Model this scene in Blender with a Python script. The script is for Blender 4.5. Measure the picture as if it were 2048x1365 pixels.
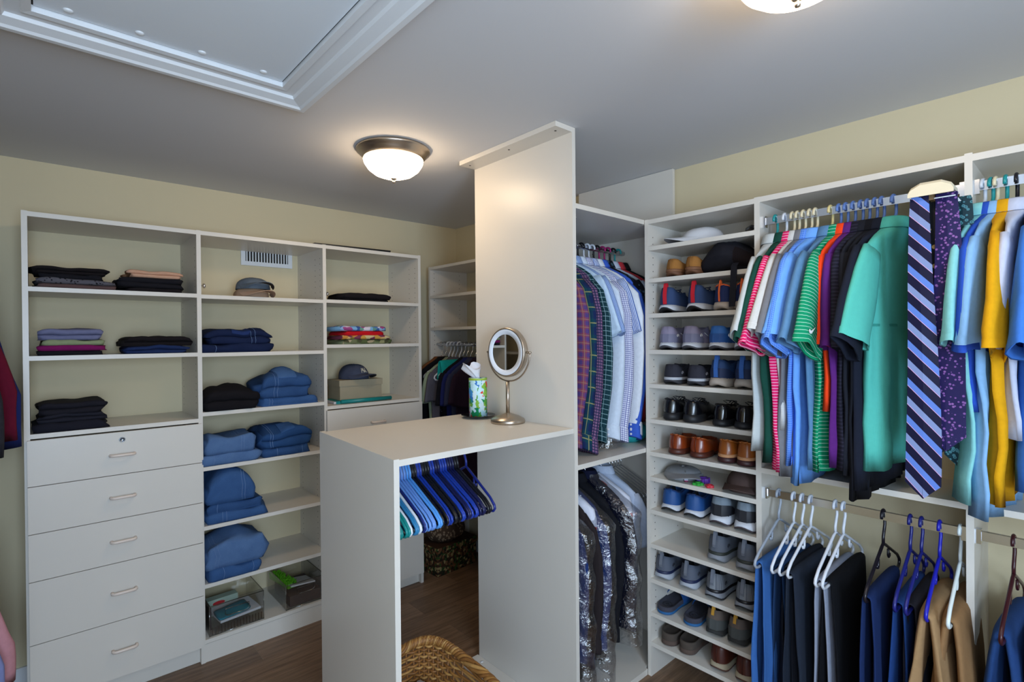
import bpy, math, random
from mathutils import Vector, Matrix, noise
PI = math.pi
sin, cos = math.sin, math.cos
scene = bpy.context.scene
for o in list(bpy.data.objects): bpy.data.objects.remove(o)
COL = scene.collection
rnd = random.Random(11)

def lin(c):
    if isinstance(c, str):
        c = c.lstrip('#'); c = [int(c[i:i+2], 16)/255 for i in (0, 2, 4)]
    return tuple(((x/12.92) if x <= .04045 else ((x+.055)/1.055)**2.4) for x in c)

# ------------------------------------------------------------------ camera
CAMH = 1.588
def cam_axes(yaw, pitch, roll):
    f = Vector((sin(yaw)*cos(pitch), cos(yaw)*cos(pitch), sin(pitch)))
    r = Vector((cos(yaw), -sin(yaw), 0)); u = r.cross(f)
    return r*cos(roll)+u*sin(roll), u*cos(roll)-r*sin(roll), f
cr, cu, cf = cam_axes(.734642, -.00526326, -.00926149)
cam = bpy.data.cameras.new('camera'); camo = bpy.data.objects.new('camera', cam); COL.objects.link(camo)
cam.sensor_width = 36; cam.lens = 36*1054.525/2048; cam.clip_start = .02
m = Matrix((cr, cu, -cf)).transposed().to_4x4(); m.translation = (0, 0, CAMH)
camo.matrix_world = m
scene.camera = camo
# ------------------------------------------------------------------ light
scene.view_settings.view_transform = 'Standard'; scene.view_settings.look = 'None'
scene.view_settings.gamma = 1; scene.view_settings.use_curve_mapping = False
scene.view_settings.exposure = -0.14
w = bpy.data.worlds.new('world'); scene.world = w; w.use_nodes = True
w.node_tree.nodes['Background'].inputs[0].default_value = (.55, .7, 1, 1)
w.node_tree.nodes['Background'].inputs[1].default_value = 1.0
def area(name, loc, direction, sx, sy, power, color):
    l = bpy.data.lights.new(name, 'AREA'); l.shape = 'RECTANGLE'; l.size = sx; l.size_y = sy
    l.energy = power; l.color = color
    o = bpy.data.objects.new(name, l); COL.objects.link(o); o.location = loc
    o.rotation_euler = Vector(direction).to_track_quat('-Z', 'Y').to_euler()
    return o
BACK_FILL_POWER = 86
LEFT_FILL_POWER = 27
LAMP_STRENGTH = 27
area('back_fill_light', (0, -1.44, 1.55), (0, 1, 0), .8, 1.1, BACK_FILL_POWER, (.59, .77, 1.0))  # cool fill added behind the camera, set in an invented, unseen window
area('left_fill_light', (-.60, -.55, 1.1), (1, 0, 0), .8, 1.9, LEFT_FILL_POWER, (.64, .80, 1.0))  # second cool fill, added to brighten faces turned to the left

# ------------------------------------------------------------------ materials
MATS = {}
class NT:
    def __init__(s, name):
        s.m = bpy.data.materials.new(name); s.m.use_nodes = True; s.t = s.m.node_tree
        s.b = s.t.nodes['Principled BSDF']
    def n(s, ty, **kw):
        x = s.t.nodes.new(ty)
        for k, v in kw.items(): setattr(x, k, v)
        return x
    def l(s, a, b): s.t.links.new(a, b)
    def math(s, op, a, b=None, c=None):
        x = s.n('ShaderNodeMath', operation=op)
        for i, v in enumerate((a, b, c)):
            if v is None: continue
            if isinstance(v, (int, float)): x.inputs[i].default_value = v
            else: s.l(v, x.inputs[i])
        return x.outputs[0]
    def mix(s, fac, a, b):
        x = s.n('ShaderNodeMix', data_type='RGBA')
        for i, v in ((0, fac), (6, a), (7, b)):
            if isinstance(v, (int, float)): x.inputs[i].default_value = v
            elif isinstance(v, tuple): x.inputs[i].default_value = (*v[:3], 1)
            else: s.l(v, x.inputs[i])
        return x.outputs[2]
    def noise(s, vec, scale, detail=3, rough=.5):
        x = s.n('ShaderNodeTexNoise'); x.inputs['Scale'].default_value = scale
        x.inputs['Detail'].default_value = detail; x.inputs['Roughness'].default_value = rough
        if vec is not None: s.l(vec, x.inputs['Vector'])
        return x.outputs[0]
    def bump(s, h, strength, dist=.002):
        x = s.n('ShaderNodeBump'); x.inputs['Strength'].default_value = strength; x.inputs['Distance'].default_value = dist
        s.l(h, x.inputs['Height']); s.l(x.outputs[0], s.b.inputs['Normal'])
    def obj(s): return s.n('ShaderNodeTexCoord').outputs['Object']
    def uv(s): return s.n('ShaderNodeUVMap').outputs[0]
    def sep(s, v):
        x = s.n('ShaderNodeSeparateXYZ'); s.l(v, x.inputs[0]); return x.outputs
    def map(s, v, scale):
        x = s.n('ShaderNodeMapping'); x.inputs['Scale'].default_value = scale; s.l(v, x.inputs['Vector']); return x.outputs[0]

def mat(name, c, rough=.5, metal=0, var=.0, vscale=20, bump=0, bscale=200, spec=.5, coat=0):
    if name in MATS: return MATS[name]
    t = NT(name); b = t.b; c = lin(c)
    b.inputs['Base Color'].default_value = (*c, 1); b.inputs['Roughness'].default_value = rough
    b.inputs['Metallic'].default_value = metal; b.inputs['Specular IOR Level'].default_value = spec
    b.inputs['Coat Weight'].default_value = coat
    if var:
        n = t.noise(t.obj(), vscale)
        t.l(t.mix(n, tuple(x*(1-var) for x in c), tuple(min(1, x*(1+var)) for x in c)), b.inputs['Base Color'])
    if bump: t.bump(t.noise(t.obj(), bscale), bump, .001)
    MATS[name] = t.m; return t.m

def fab(name, c, pat=None, c2=None, p=.01, d=.3, c3=None, rough=.92, bump=.35, var=.12, spec=.2):
    """woven cloth; patterns run on the UV map, which is in metres"""
    if name in MATS: return MATS[name]
    t = NT(name); b = t.b; c = lin(c); c2 = lin(c2) if c2 else None; c3 = lin(c3) if c3 else None
    b.inputs['Roughness'].default_value = rough; b.inputs['Specular IOR Level'].default_value = spec
    uv = t.uv(); s = t.sep(uv); U, V = s[0], s[1]
    def stripe(co, per, duty, off=0):
        return t.math('LESS_THAN', t.math('FRACT', t.math('ADD', t.math('MULTIPLY', co, 1/per), off)), duty)
    n = t.noise(uv, 60, 4)
    base = t.mix(n, tuple(x*(1-var) for x in c), tuple(min(1, x*(1+var)) for x in c))
    if pat == 'h': base = t.mix(stripe(V, p, d), base, c2)
    elif pat == 'v': base = t.mix(stripe(U, p, d), base, c2)
    elif pat == 'check':
        base = t.mix(t.math('MAXIMUM', stripe(U, p, d), stripe(V, p, d)), base, c2)
    elif pat == 'plaid':
        a = t.math('MULTIPLY', t.math('ADD', stripe(U, p, .5), stripe(V, p, .5)), .5)
        base = t.mix(a, base, c2)
        base = t.mix(t.math('MAXIMUM', stripe(U, p, .07, .3), stripe(V, p, .07, .3)), base, c3)
    elif pat == 'heather':
        base = t.mix(t.noise(uv, p, 5, .8), base, c2)
    elif pat == 'floral':
        vo = t.n('ShaderNodeTexVoronoi'); vo.inputs['Scale'].default_value = 1/p; t.l(uv, vo.inputs['Vector'])
        base = t.mix(t.math('LESS_THAN', vo.outputs['Distance'], d), base, c2)
        if c3: base = t.mix(t.math('LESS_THAN', vo.outputs['Distance'], d*.35), base, c3)
    elif pat in ('multi', 'multi2'):
        vo = t.n('ShaderNodeTexVoronoi'); vo.inputs['Scale'].default_value = 1/p
        if pat == 'multi2':
            nt_ = t.n('ShaderNodeTexNoise'); nt_.inputs['Scale'].default_value = 45; t.l(uv, nt_.inputs['Vector'])
            sc = t.n('ShaderNodeVectorMath', operation='SCALE'); sc.inputs['Scale'].default_value = .035; t.l(nt_.outputs['Color'], sc.inputs[0])
            av = t.n('ShaderNodeVectorMath', operation='ADD'); t.l(uv, av.inputs[0]); t.l(sc.outputs[0], av.inputs[1]); t.l(t.map(av.outputs[0], (1.3, .7, 1)), vo.inputs['Vector'])
        else: t.l(uv, vo.inputs['Vector'])
        r = t.n('ShaderNodeValToRGB'); r.color_ramp.interpolation = 'CONSTANT'
        t.l(t.sep(vo.outputs['Color'])[0], r.inputs[0])
        cols = [c, c2, c3] + [lin(x) for x in d]
        e = r.color_ramp.elements
        while len(e) < len(cols): e.new(.5)
        for i, k in enumerate(cols): e[i].position = i/len(cols); e[i].color = (*k, 1)
        base = r.outputs[0]
    elif pat == 'diag':
        f = t.math('FRACT', t.math('MULTIPLY', t.math('SUBTRACT', V, t.math('MULTIPLY', U, d)), 1/p))
        r = t.n('ShaderNodeValToRGB'); r.color_ramp.interpolation = 'CONSTANT'; t.l(f, r.inputs[0])
        e = r.color_ramp.elements
        cs = [c, c3, c2, c, c3, lin('#5f80cc')]
        ps = [0, .28, .30, .50, .78, .80]
        while len(e) < 6: e.new(.5)
        for i in range(6): e[i].position = ps[i]; e[i].color = (*cs[i], 1)
        base = r.outputs[0]
    t.l(base, b.inputs['Base Color'])
    h = t.math('ADD', t.math('MULTIPLY', t.noise(uv, 900, 2), .5), t.math('MULTIPLY', t.noise(uv, 25, 4), 1.2))
    t.bump(h, bump, .003)
    MATS[name] = t.m; return t.m

def denim(name, c, c2):
    if name in MATS: return MATS[name]
    t = NT(name); uv = t.uv()
    a = t.noise(t.map(uv, (900, 120, 1)), 1, 2); n = t.noise(uv, 14, 4)
    f = t.math('ADD', t.math('MULTIPLY', a, .45), t.math('MULTIPLY', n, .55))
    t.l(t.mix(f, lin(c), lin(c2)), t.b.inputs['Base Color']); t.b.inputs['Roughness'].default_value = .95
    t.b.inputs['Specular IOR Level'].default_value = .15
    t.bump(t.math('ADD', a, t.math('MULTIPLY', t.noise(uv, 30, 4), 2)), .4, .002)
    MATS[name] = t.m; return t.m

def emit(name, c, s):
    t = NT(name); t.b.inputs['Base Color'].default_value = (*lin(c), 1)
    t.b.inputs['Emission Color'].default_value = (*lin(c), 1); t.b.inputs['Emission Strength'].default_value = s
    MATS[name] = t.m; return t.m

def clear(name, tint, amount=.12, rough=.08, bump=0):
    t = NT(name); nt = t.t; out = nt.nodes['Material Output']
    tr = t.n('ShaderNodeBsdfTransparent'); tr.inputs[0].default_value = (*tint, 1)
    gl = t.n('ShaderNodeBsdfGlossy'); gl.inputs['Roughness'].default_value = rough
    lw = t.n('ShaderNodeLayerWeight'); lw.inputs[0].default_value = .35
    f = t.math('ADD', t.math('MULTIPLY', lw.outputs['Facing'], .35), amount)
    mx = t.n('ShaderNodeMixShader'); t.l(f, mx.inputs[0]); t.l(tr.outputs[0], mx.inputs[1]); t.l(gl.outputs[0], mx.inputs[2])
    if bump:
        bp = t.n('ShaderNodeBump'); bp.inputs['Strength'].default_value = 1; bp.inputs['Distance'].default_value = bump
        t.l(t.noise(t.obj(), 14, 5, .6), bp.inputs['Height']); t.l(bp.outputs[0], gl.inputs['Normal']); t.l(bp.outputs[0], lw.inputs['Normal'])
    t.l(mx.outputs[0], out.inputs[0]); nt.nodes.remove(t.b)
    MATS[name] = t.m; return t.m

def wood_floor():
    t = NT('wood_plank_tile'); o = t.obj()
    oi = t.n('ShaderNodeObjectInfo')
    ad = t.n('ShaderNodeVectorMath', operation='ADD'); cx = t.n('ShaderNodeCombineXYZ')
    t.l(t.math('MULTIPLY', oi.outputs['Random'], 40), cx.inputs[1]); t.l(o, ad.inputs[0]); t.l(cx.outputs[0], ad.inputs[1])
    g = t.noise(t.map(ad.outputs[0], (1.2, 16, 1)), 3, 6, .65)
    r = t.n('ShaderNodeValToRGB'); t.l(g, r.inputs[0]); e = r.color_ramp.elements
    e[0].position = .3; e[0].color = (*lin('#5c432f'), 1); e[1].position = .72; e[1].color = (*lin('#92745a'), 1)
    v = t.math('ADD', t.math('MULTIPLY', oi.outputs['Random'], .35), .8)
    mu = t.n('ShaderNodeVectorMath', operation='SCALE'); t.l(r.outputs[0], mu.inputs[0]); t.l(v, mu.inputs['Scale'])
    t.l(mu.outputs[0], t.b.inputs['Base Color']); t.b.inputs['Roughness'].default_value = .45
    t.bump(g, .12, .002)
    return t.m

CAB = mat('almond_melamine', '#d8d2c8', .36, var=.012, vscale=6)
EDGE = mat('almond_edge_band', '#e4dccd', .35)
WALL = mat('cream_wall_paint', '#d3c5a3', .8, var=.02, vscale=3, bump=.06, bscale=350)
CEIL = mat('ceiling_paint', '#cfcfd1', .85, bump=.05, bscale=300)
TRIM = mat('white_gloss_trim', '#e2e4e6', .35)
GROUT = mat('floor_grout', '#a08e7a', .9)
FLOOR = wood_floor()
CHROME = mat('chrome', '#dfe3ea', .12, 1)
NICKEL = mat('brushed_nickel', '#b6aa9c', .32, 1)
STEEL = mat('zinc_cam', '#9aa0a8', .3, 1)
HOLE = mat('pin_hole', '#4a4238', .9)
BLACK = mat('black_plastic', '#0d0d10', .35)
HANDLE = mat('almond_handle', '#e3d3c6', .35)

# ------------------------------------------------------------------ mesh builder
class MB:
    def __init__(s): s.v = []; s.f = []; s.uv = []; s.sm = []; s.mi = []
    def add(s, vs, fs, uvs=None, smooth=False, mi=0):
        o = len(s.v); s.v += [tuple(x) for x in vs]
        for i, f in enumerate(fs):
            s.f.append([k+o for k in f]); s.sm.append(smooth); s.mi.append(mi)
            if uvs: s.uv.append(uvs[i])
            else: s.uv.append([((s.v[k+o][0]+s.v[k+o][1]), s.v[k+o][2]) for k in f])
        return s
    def box(s, x0, x1, y0, y1, z0, z1, mi=0):
        vs = [(x, y, z) for z in (z0, z1) for y in (y0, y1) for x in (x0, x1)]
        return s.add(vs, [(0, 2, 3, 1), (4, 5, 7, 6), (0, 1, 5, 4), (2, 6, 7, 3), (0, 4, 6, 2), (1, 3, 7, 5)], mi=mi)
    def prism(s, poly, z0, z1, mi=0, smooth=False):
        n = len(poly)
        vs = [(x, y, z0) for x, y in poly]+[(x, y, z1) for x, y in poly]
        fs = [tuple(range(n))[::-1], tuple(range(n, 2*n))]+[(i, (i+1) % n, n+(i+1) % n, n+i) for i in range(n)]
        return s.add(vs, fs, mi=mi)
    def loft(s, rings, closed=True, cap0=False, cap1=False, mi=0, smooth=True, sel=None):
        n = len(rings[0]); m_ = len(rings)
        vs = [tuple(p) for r in rings for p in r]
        R = [[Vector(p) for p in r] for r in rings]
        ref = max(R, key=lambda r: sum((r[i]-r[i-1]).length for i in range(1, n)))
        us = [0]
        for i in range(1, n+1): us.append(us[-1]+(ref[i % n]-ref[i-1]).length)
        cen = [sum(r, Vector())/n for r in R]; vv = [0]
        for i in range(1, m_): vv.append(vv[-1]+(cen[i]-cen[i-1]).length)
        fs = []; uvs = []
        for j in range(m_-1):
            for i in range(n if closed else n-1):
                if sel and not sel(j, i): continue
                k = (i+1) % n
                fs.append((j*n+i, j*n+k, (j+1)*n+k, (j+1)*n+i))
                uvs.append([(us[i], -vv[j]), (us[i+1], -vv[j]), (us[i+1], -vv[j+1]), (us[i], -vv[j+1])])
        if cap0: fs.append(tuple(range(n))[::-1]); uvs.append([(0, 0)]*n)
        if cap1: fs.append(tuple((m_-1)*n+i for i in range(n))); uvs.append([(0, 0)]*n)
        return s.add(vs, fs, uvs, smooth, mi)
    def tube(s, pts, r, n=8, closed=False, mi=0, caps=True):
        P = [Vector(p) for p in pts]; rings = []; up = None
        N = len(P)
        for i in range(N):
            a = P[(i-1) % N] if (closed or i > 0) else P[i]
            b = P[(i+1) % N] if (closed or i < N-1) else P[i]
            t = (b-a).normalized()
            if up is None:
                up = t.orthogonal().normalized()
            up = (up-t*up.dot(t))
            if up.length < 1e-5: up = t.orthogonal()
            up.normalize(); q = t.cross(up)
            rr = r[i] if isinstance(r, (list, tuple)) else r
            rings.append([P[i]+(up*cos(2*PI*k/n)+q*sin(2*PI*k/n))*rr for k in range(n)])
        if closed: rings.append(rings[0])
        return s.loft(rings, True, caps and not closed, caps and not closed, mi)
    def lathe(s, prof, n=32, cap0=False, cap1=False, mi=0):
        return s.loft([[(r*cos(2*PI*k/n), r*sin(2*PI*k/n), z) for k in range(n)] for r, z in prof], True, cap0, cap1, mi)
    def disc(s, c, nrm, r, h, n=10, mi=0):
        nrm = Vector(nrm).normalized(); a = nrm.orthogonal().normalized(); b = nrm.cross(a); c = Vector(c)
        rg = [[c+(a*cos(2*PI*k/n)+b*sin(2*PI*k/n))*r+nrm*z for k in range(n)] for z in (0, h)]
        return s.loft(rg, True, True, True, mi, smooth=False)
    def xf(s, M):
        s.v = [tuple(M @ Vector(p)) for p in s.v]; return s
    def build(s, name, mats, parent=None, loc=None, rz=0):
        me = bpy.data.meshes.new(name); me.from_pydata(s.v, [], s.f)
        if not isinstance(mats, (list, tuple)): mats = [mats]
        for x in mats: me.materials.append(x)
        ul = me.uv_layers.new(name='UVMap')
        flat = [c for f in s.uv for p in f for c in p]
        ul.data.foreach_set('uv', flat)
        me.polygons.foreach_set('use_smooth', s.sm); me.polygons.foreach_set('material_index', s.mi)
        me.update()
        o = bpy.data.objects.new(name, me); COL.objects.link(o)
        if parent: o.parent = parent
        if loc is not None: o.location = loc
        if rz: o.rotation_euler.z = rz
        return o

def tag(o, label, cat, group=None):
    o['label'] = label; o['category'] = cat
    if group: o['group'] = group
    return o
def thing(name, label, cat, loc=(0, 0, 0), rz=0, group=None):
    o = bpy.data.objects.new(name, None); COL.objects.link(o); o.empty_display_size = .05
    o.location = loc; o.rotation_euler = (0, 0, rz)
    return tag(o, label, cat, group)
def struct(o): o['kind'] = 'structure'; return o
def stuff(o): o['kind'] = 'stuff'; return o
def clone(root, loc, rz=0, parent=None):
    c = root.copy(); COL.objects.link(c)
    if parent: c.parent = parent
    else: c.location = loc; c.rotation_euler = (0, 0, rz)
    for ch in list(root.children): clone(ch, None, 0, c)
    return c
def pbox(name, p, b, m=None):
    """box part given in world coordinates under root p (unrotated)"""
    L = p.location
    return MB().box(b[0]-L.x, b[1]-L.x, b[2]-L.y, b[3]-L.y, b[4]-L.z, b[5]-L.z).build(name, m or CAB, p)
def setmat(o, m_, i=0):
    o.material_slots[i].link = 'OBJECT'; o.material_slots[i].material = m_
def nz(x, y, z): return noise.noise(Vector((x, y, z)))

# ------------------------------------------------------------------ the setting
XL, XR, YN, YA, ZC = -.57, 2.43, -1.45, 3.33, 2.44
fl = struct(MB().box(XL, XR, YN, YA, -.06, -.0015).build('floor', GROUT))
row = 0; y = YN; PW = .185; G = .0022
seams = {}
yy0 = 2.2260-20*PW
j = 0
offs = [.0, .62, .21, .86, .43]
known = {17: .15, 18: 1.69, 19: 1.847, 20: 1.69, 21: 1.65, 22: .823}
while yy0+j*PW < YA:
    ya, yb = yy0+j*PW, yy0+(j+1)*PW
    if yb > YN:
        st = {20: 1.690, 21: 1.844, 22: 1.648, 23: .824}.get(j, XL+offs[j % 5]*1.2)
        x = st-1.2*math.ceil((st-XL)/1.2)
        while x < XR:
            x0, x1 = max(x, XL), min(x+1.2, XR)
            if x1-x0 > .02:
                cx, cy = (x0+x1)/2, (max(ya, YN)+min(yb, YA))/2
                hx, hy = (x1-x0)/2-G/2, (min(yb, YA)-max(ya, YN))/2-G/2
                MB().box(-hx, hx, -hy, hy, -.0015, 0).build('plank', FLOOR, fl, (cx, cy, 0))
            x += 1.2
    j += 1
struct(MB().box(XL-.1, XR+.1, YN-.1, YA+.1, ZC, ZC+.1).build('ceiling', CEIL))
struct(MB().box(XL-.1, XR+.1, YA, YA+.1, 0, ZC).build('wall_back', WALL))
struct(MB().box(XR, XR+.1, YN, YA, 0, ZC).build('wall_right', WALL))
dy0, dy1, dz = -1.0, -.1, 2.08
struct(MB().box(XL-.1, XL, YN, dy0, 0, ZC).box(XL-.1, XL, dy1, YA, 0, ZC).box(XL-.1, XL, dy0, dy1, dz, ZC).build('wall_left', WALL))
struct(MB().box(XL-.11, XL+.012, dy0-.06, dy0+.01, 0, dz+.06).box(XL-.11, XL+.012, dy1-.01, dy1+.06, 0, dz+.06).box(XL-.11, XL+.012, dy0+.01, dy1-.01, dz-.01, dz+.06).build('added_door_1', TRIM))  # unseen door frame, made up to house the left fill light
wb = MB(); wx0, wx1, wz0, wz1 = -.45, .45, .95, 2.15
wb.box(XL, wx0, YN-.1, YN, 0, ZC).box(wx1, XR, YN-.1, YN, 0, ZC).box(wx0, wx1, YN-.1, YN, 0, wz0).box(wx0, wx1, YN-.1, YN, wz1, ZC)
struct(wb.build('wall_front', WALL))
wf = MB(); t = .05
wf.box(wx0, wx0+t, YN-.08, YN+.015, wz0, wz1).box(wx1-t, wx1, YN-.08, YN+.015, wz0, wz1).box(wx0+t, wx1-t, YN-.08, YN+.015, wz0, wz0+t).box(wx0+t, wx1-t, YN-.08, YN+.015, wz1-t, wz1).box(-.02, .02, YN-.07, YN-.03, wz0+t, wz1-t)
struct(wf.build('added_window_1', TRIM))  # unseen window frame, made up around the fill behind the camera
struct(MB().box(XL, XR, YA-.012, YA, 0, .09).build('baseboard_back', TRIM))
struct(MB().box(XR-.012, XR, YN, YA-.012, 0, .09).build('baseboard_right', TRIM))

# attic hatch in the ceiling
ah = thing('attic_hatch', 'white attic hatch in the ceiling framed by stepped white moulding', 'hatch', (.305, 1.1, ZC))
hx0, hx1, hy0, hy1 = 0, .61, .42, 1.787
pbox('hatch_panel', ah, (hx0+.004, hx1-.004, hy0+.004, hy1-.004, ZC-.006, ZC-.0005), mat('hatch_paint', '#e2e8ee', .6))
pbox('hatch_gap', ah, (hx0, hx1, hy0, hy1, ZC-.003, ZC-.0002), mat('dark_gap', '#2a2420', .9))
prof = [(0, .002), (0, .020), (.018, .022), (.022, .016), (.05, .017), (.055, .026), (.085, .034), (.092, .040), (.108, .040), (.112, .032), (.112, .0)]
def mould(name, a, b, out):
    a, b, out = Vector(a), Vector(b), Vector(out); d = (b-a).normalized()
    mb = MB(); r0 = []; r1 = []
    for o_, h in prof:
        r0.append(a+out*o_-d*o_+Vector((0, 0, -h))); r1.append(b+out*o_+d*o_+Vector((0, 0, -h)))
    mb.loft([r0, r1], True, True, True, smooth=False)
    return mb.build(name, TRIM, ah)
L_ = Vector((.305, 1.1, 0))
for a, b, o_ in (((hx0, hy1), (hx1, hy1), (0, 1)), ((hx1, hy1), (hx1, hy0), (1, 0)), ((hx1, hy0), (hx0, hy0), (0, -1)), ((hx0, hy0), (hx0, hy1), (-1, 0))):
    mould('moulding', (a[0]-L_.x, a[1]-L_.y, 0), (b[0]-L_.x, b[1]-L_.y, 0), (*o_, 0))
for sx in (.07, .22, .37, .54):
    for sy in (hy1-.035, hy0+.035):
        mb = MB(); mb.lathe([(.0105, 0), (.0105, -.002), (.007, -.0045), (0.0005, -.0055)], 14, False, True)
        mb.build('screw_cap', TRIM, ah, (sx-L_.x, sy-L_.y, -.006))

# ceiling lamps
def ceiling_lamp(loc, label):
    r = thing('ceiling_light', label, 'ceiling light', loc, 0, 'dome ceiling lights')
    MB().lathe([(.02, 0), (.158, 0), (.163, -.006), (.162, -.014), (.150, -.020), (.146, -.030), (.139, -.036), (.133, -.046), (.126, -.046)], 48).build('rim', NICKEL, r)
    MB().lathe([(.128, -.040), (.132, -.050), (.128, -.066), (.112, -.090), (.085, -.111), (.05, -.124), (.012, -.129), (.001, -.129)], 48).build('glass_dome', emit('lit_frosted_glass', '#ffe1ba', LAMP_STRENGTH) if 'lit_frosted_glass' not in MATS else MATS['lit_frosted_glass'], r)
    MB().lathe([(.001, -.127), (.012, -.128), (.014, -.132), (.008, -.136), (.004, -.139), (.007, -.144), (.006, -.149), (.001, -.152)], 16).build('finial', NICKEL, r)
    return r
ceiling_lamp((1.20, 2.11, ZC), 'lit dome ceiling light with nickel rim above the counter island')
ceiling_lamp((1.215, .425, ZC), 'lit dome ceiling light cut off by the top of the picture')

# ------------------------------------------------------------------ cabinets
T = .019
def holes(name, parent, axis, pos, nrm, lines, z0, z1, skip=.032):
    """rows of shelf pin holes on a panel; axis: 'x' panel plane x=pos, lines are y values (and the other way round)"""
    mb = MB(); L = parent.location
    for q in lines:
        z = z0
        while z < z1:
            p = (pos, q, z) if axis == 'x' else (q, pos, z)
            n_ = (nrm, 0, 0) if axis == 'x' else (0, nrm, 0)
            mb.disc((p[0]-L.x, p[1]-L.y, p[2]-L.z), n_, .0028, .0004, 6); z += skip
    return stuff(mb.build(name, HOLE, parent))
def handle(parent, c, w_=.043):
    """D pull on a front facing -y, local to the drawer object"""
    pts = [(-w_, 0, 0), (-w_, -.016, 0), (-w_+.004, -.022, 0), (-w_+.011, -.025, 0), (w_-.011, -.025, 0), (w_-.004, -.022, 0), (w_, -.016, 0), (w_, 0, 0)]
    return MB().tube(pts, .0066, 10).build('handle', HANDLE, parent, c)
def knob(parent, world, nrm):
    L = parent.location; mb = MB()
    mb.lathe([(.004, 0), (.004, .012), (.011, .014), (.0125, .019), (.010, .024), (.001, .026)], 16)
    o = mb.build('cam_knob', CHROME, parent, (world[0]-L.x, world[1]-L.y, world[2]-L.z))
    o.rotation_euler = Vector(nrm).to_track_quat('Z', 'Y').to_euler(); return o
YF = 2.944; TOP = 2.132
PX = [-.040, .587, 1.215, 1.844]
def drawer(p, x0, x1, z0, z1, lock=False):
    L = p.location
    d = MB().box(-(x1-x0)/2, (x1-x0)/2, 0, T-.001, -(z1-z0)/2, (z1-z0)/2).build('drawer', CAB, p, ((x0+x1)/2-L.x, YF-T-L.y, (z0+z1)/2-L.z))
    h = z1-z0
    handle(d, (0, 0, .0 if not lock else -.006))
    if lock:
        mb = MB(); mb.lathe([(.0115, 0), (.0115, .003), (.009, .0045), (.0085, .002), (.001, .002)], 20)
        k = mb.build('lock', STEEL, d, (0, 0, .060)); k.rotation_euler = (PI/2, 0, 0)
    return d
u1 = thing('drawer_cabinet', 'almond closet cabinet with five drawers below three open shelves', 'cabinet', (.28, 3.137, 0))
pbox('side_panel', u1, (PX[0], PX[0]+T, YF, YA, 0, TOP)); pbox('side_panel', u1, (PX[1], PX[1]+T, YF, YA, 0, TOP))
xa, xb = PX[0]+T, PX[1]
pbox('top_panel', u1, (xa, xb, YF, YA, TOP-.022, TOP-.002))
for z in (1.82, 1.532, 1.208): pbox('shelf', u1, (xa, xb, YF, YA, z-.019, z))
for k, (z0, z1) in enumerate(((.996, 1.184), (.800, .993), (.604, .797), (.344, .601), (.090, .341))):
    drawer(u1, xa-.010, xb+.010, z0, z1, k == 0)
pbox('toe_kick', u1, (xa, xb, YF+.03, YF+.045, 0, .086)); pbox('bottom_panel', u1, (xa, xb, YF+.003, YA, .086, .104))
holes('pin_holes', u1, 'x', xb-.0004, 1, (YF+.04, YA-.05), 1.25, 2.08)
u2 = thing('shelf_tower', 'almond open shelf tower of seven bays between the two drawer cabinets', 'shelving', (.91, 3.137, 0))
xa, xb = PX[1]+T, PX[2]
pbox('top_panel', u2, (xa, xb, YF, YA, TOP-.022, TOP-.002)); pbox('side_panel', u2, (PX[2], PX[2]+T, YF, YA, 0, TOP))
U2Z = (1.817, 1.529, 1.236, .965, .672, .385, .112)
for z in U2Z: pbox('shelf', u2, (xa, xb, YF, YA, z-.019, z))
pbox('toe_kick', u2, (xa, xb, YF+.004, YF+.02, 0, .09))
holes('pin_holes', u2, 'x', xb-.0004, 1, (YF+.04, YF+.11, YA-.05), .2, 2.08)
knob(u2, (xa, YF+.03, 1.863), (1, 0, 0))
u3 = thing('drawer_cabinet', 'almond closet cabinet with open shelves above drawers, nearest the room corner', 'cabinet', (1.53, 3.137, 0))
xa, xb = PX[2]+T, PX[3]
pbox('side_panel', u3, (PX[3], PX[3]+T, YF, YA, 0, TOP)); pbox('top_panel', u3, (xa, xb, YF, YA, TOP-.022, TOP-.002))
for z in (1.82, 1.561, 1.208): pbox('shelf', u3, (xa, xb, YF, YA, z-.019, z))
for z0, z1 in ((.996, 1.184), (.800, .993), (.604, .797), (.344, .601), (.072, .341)): drawer(u3, xa-.010, xb+.010, z0, z1)
pbox('toe_kick', u3, (xa, xb, YF+.03, YF+.045, 0, .068))
holes('pin_holes', u3, 'x', xb-.0004, 1, (YF+.04, YF+.11, YA-.05), 1.25, 2.08)
knob(u3, (xa, YF+.03, 1.853), (1, 0, 0))

# counter island (peninsula) and tower bay
isl = thing('counter_island', 'almond counter island with an open hanging space under its top', 'counter', (1.22, 1.75, 0))
L_ = isl.location
ep = [(.800, 1.425), (.819, 1.425), (.858, 2.08), (.838, 2.08)]
MB().prism([(x-L_.x, y-L_.y) for x, y in ep], 0, 1.222).build('end_panel', CAB, isl)
ct = [(.819, 1.426), (1.613, 1.42), (1.613, 2.078), (.857, 2.078)]
MB().prism([(x-L_.x, y-L_.y) for x, y in ct], 1.199, 1.219).build('countertop', CAB, isl)
MB().tube([(.845-L_.x, 1.75-L_.y, 1.155), (1.613-L_.x, 1.75-L_.y, 1.155)], .0125, 12).build('hanging_rod', CHROME, isl)
pbox('foot_rail', isl, (1.518, 1.613, 1.425, 2.06, 0, .019))
mb = MB(); mb.lathe([(.008, 0), (.008, .001), (.001, .0015)], 14); mb.build('screw_cover', TRIM, isl, (1.59-L_.x, 2.0-L_.y, .019))

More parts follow.
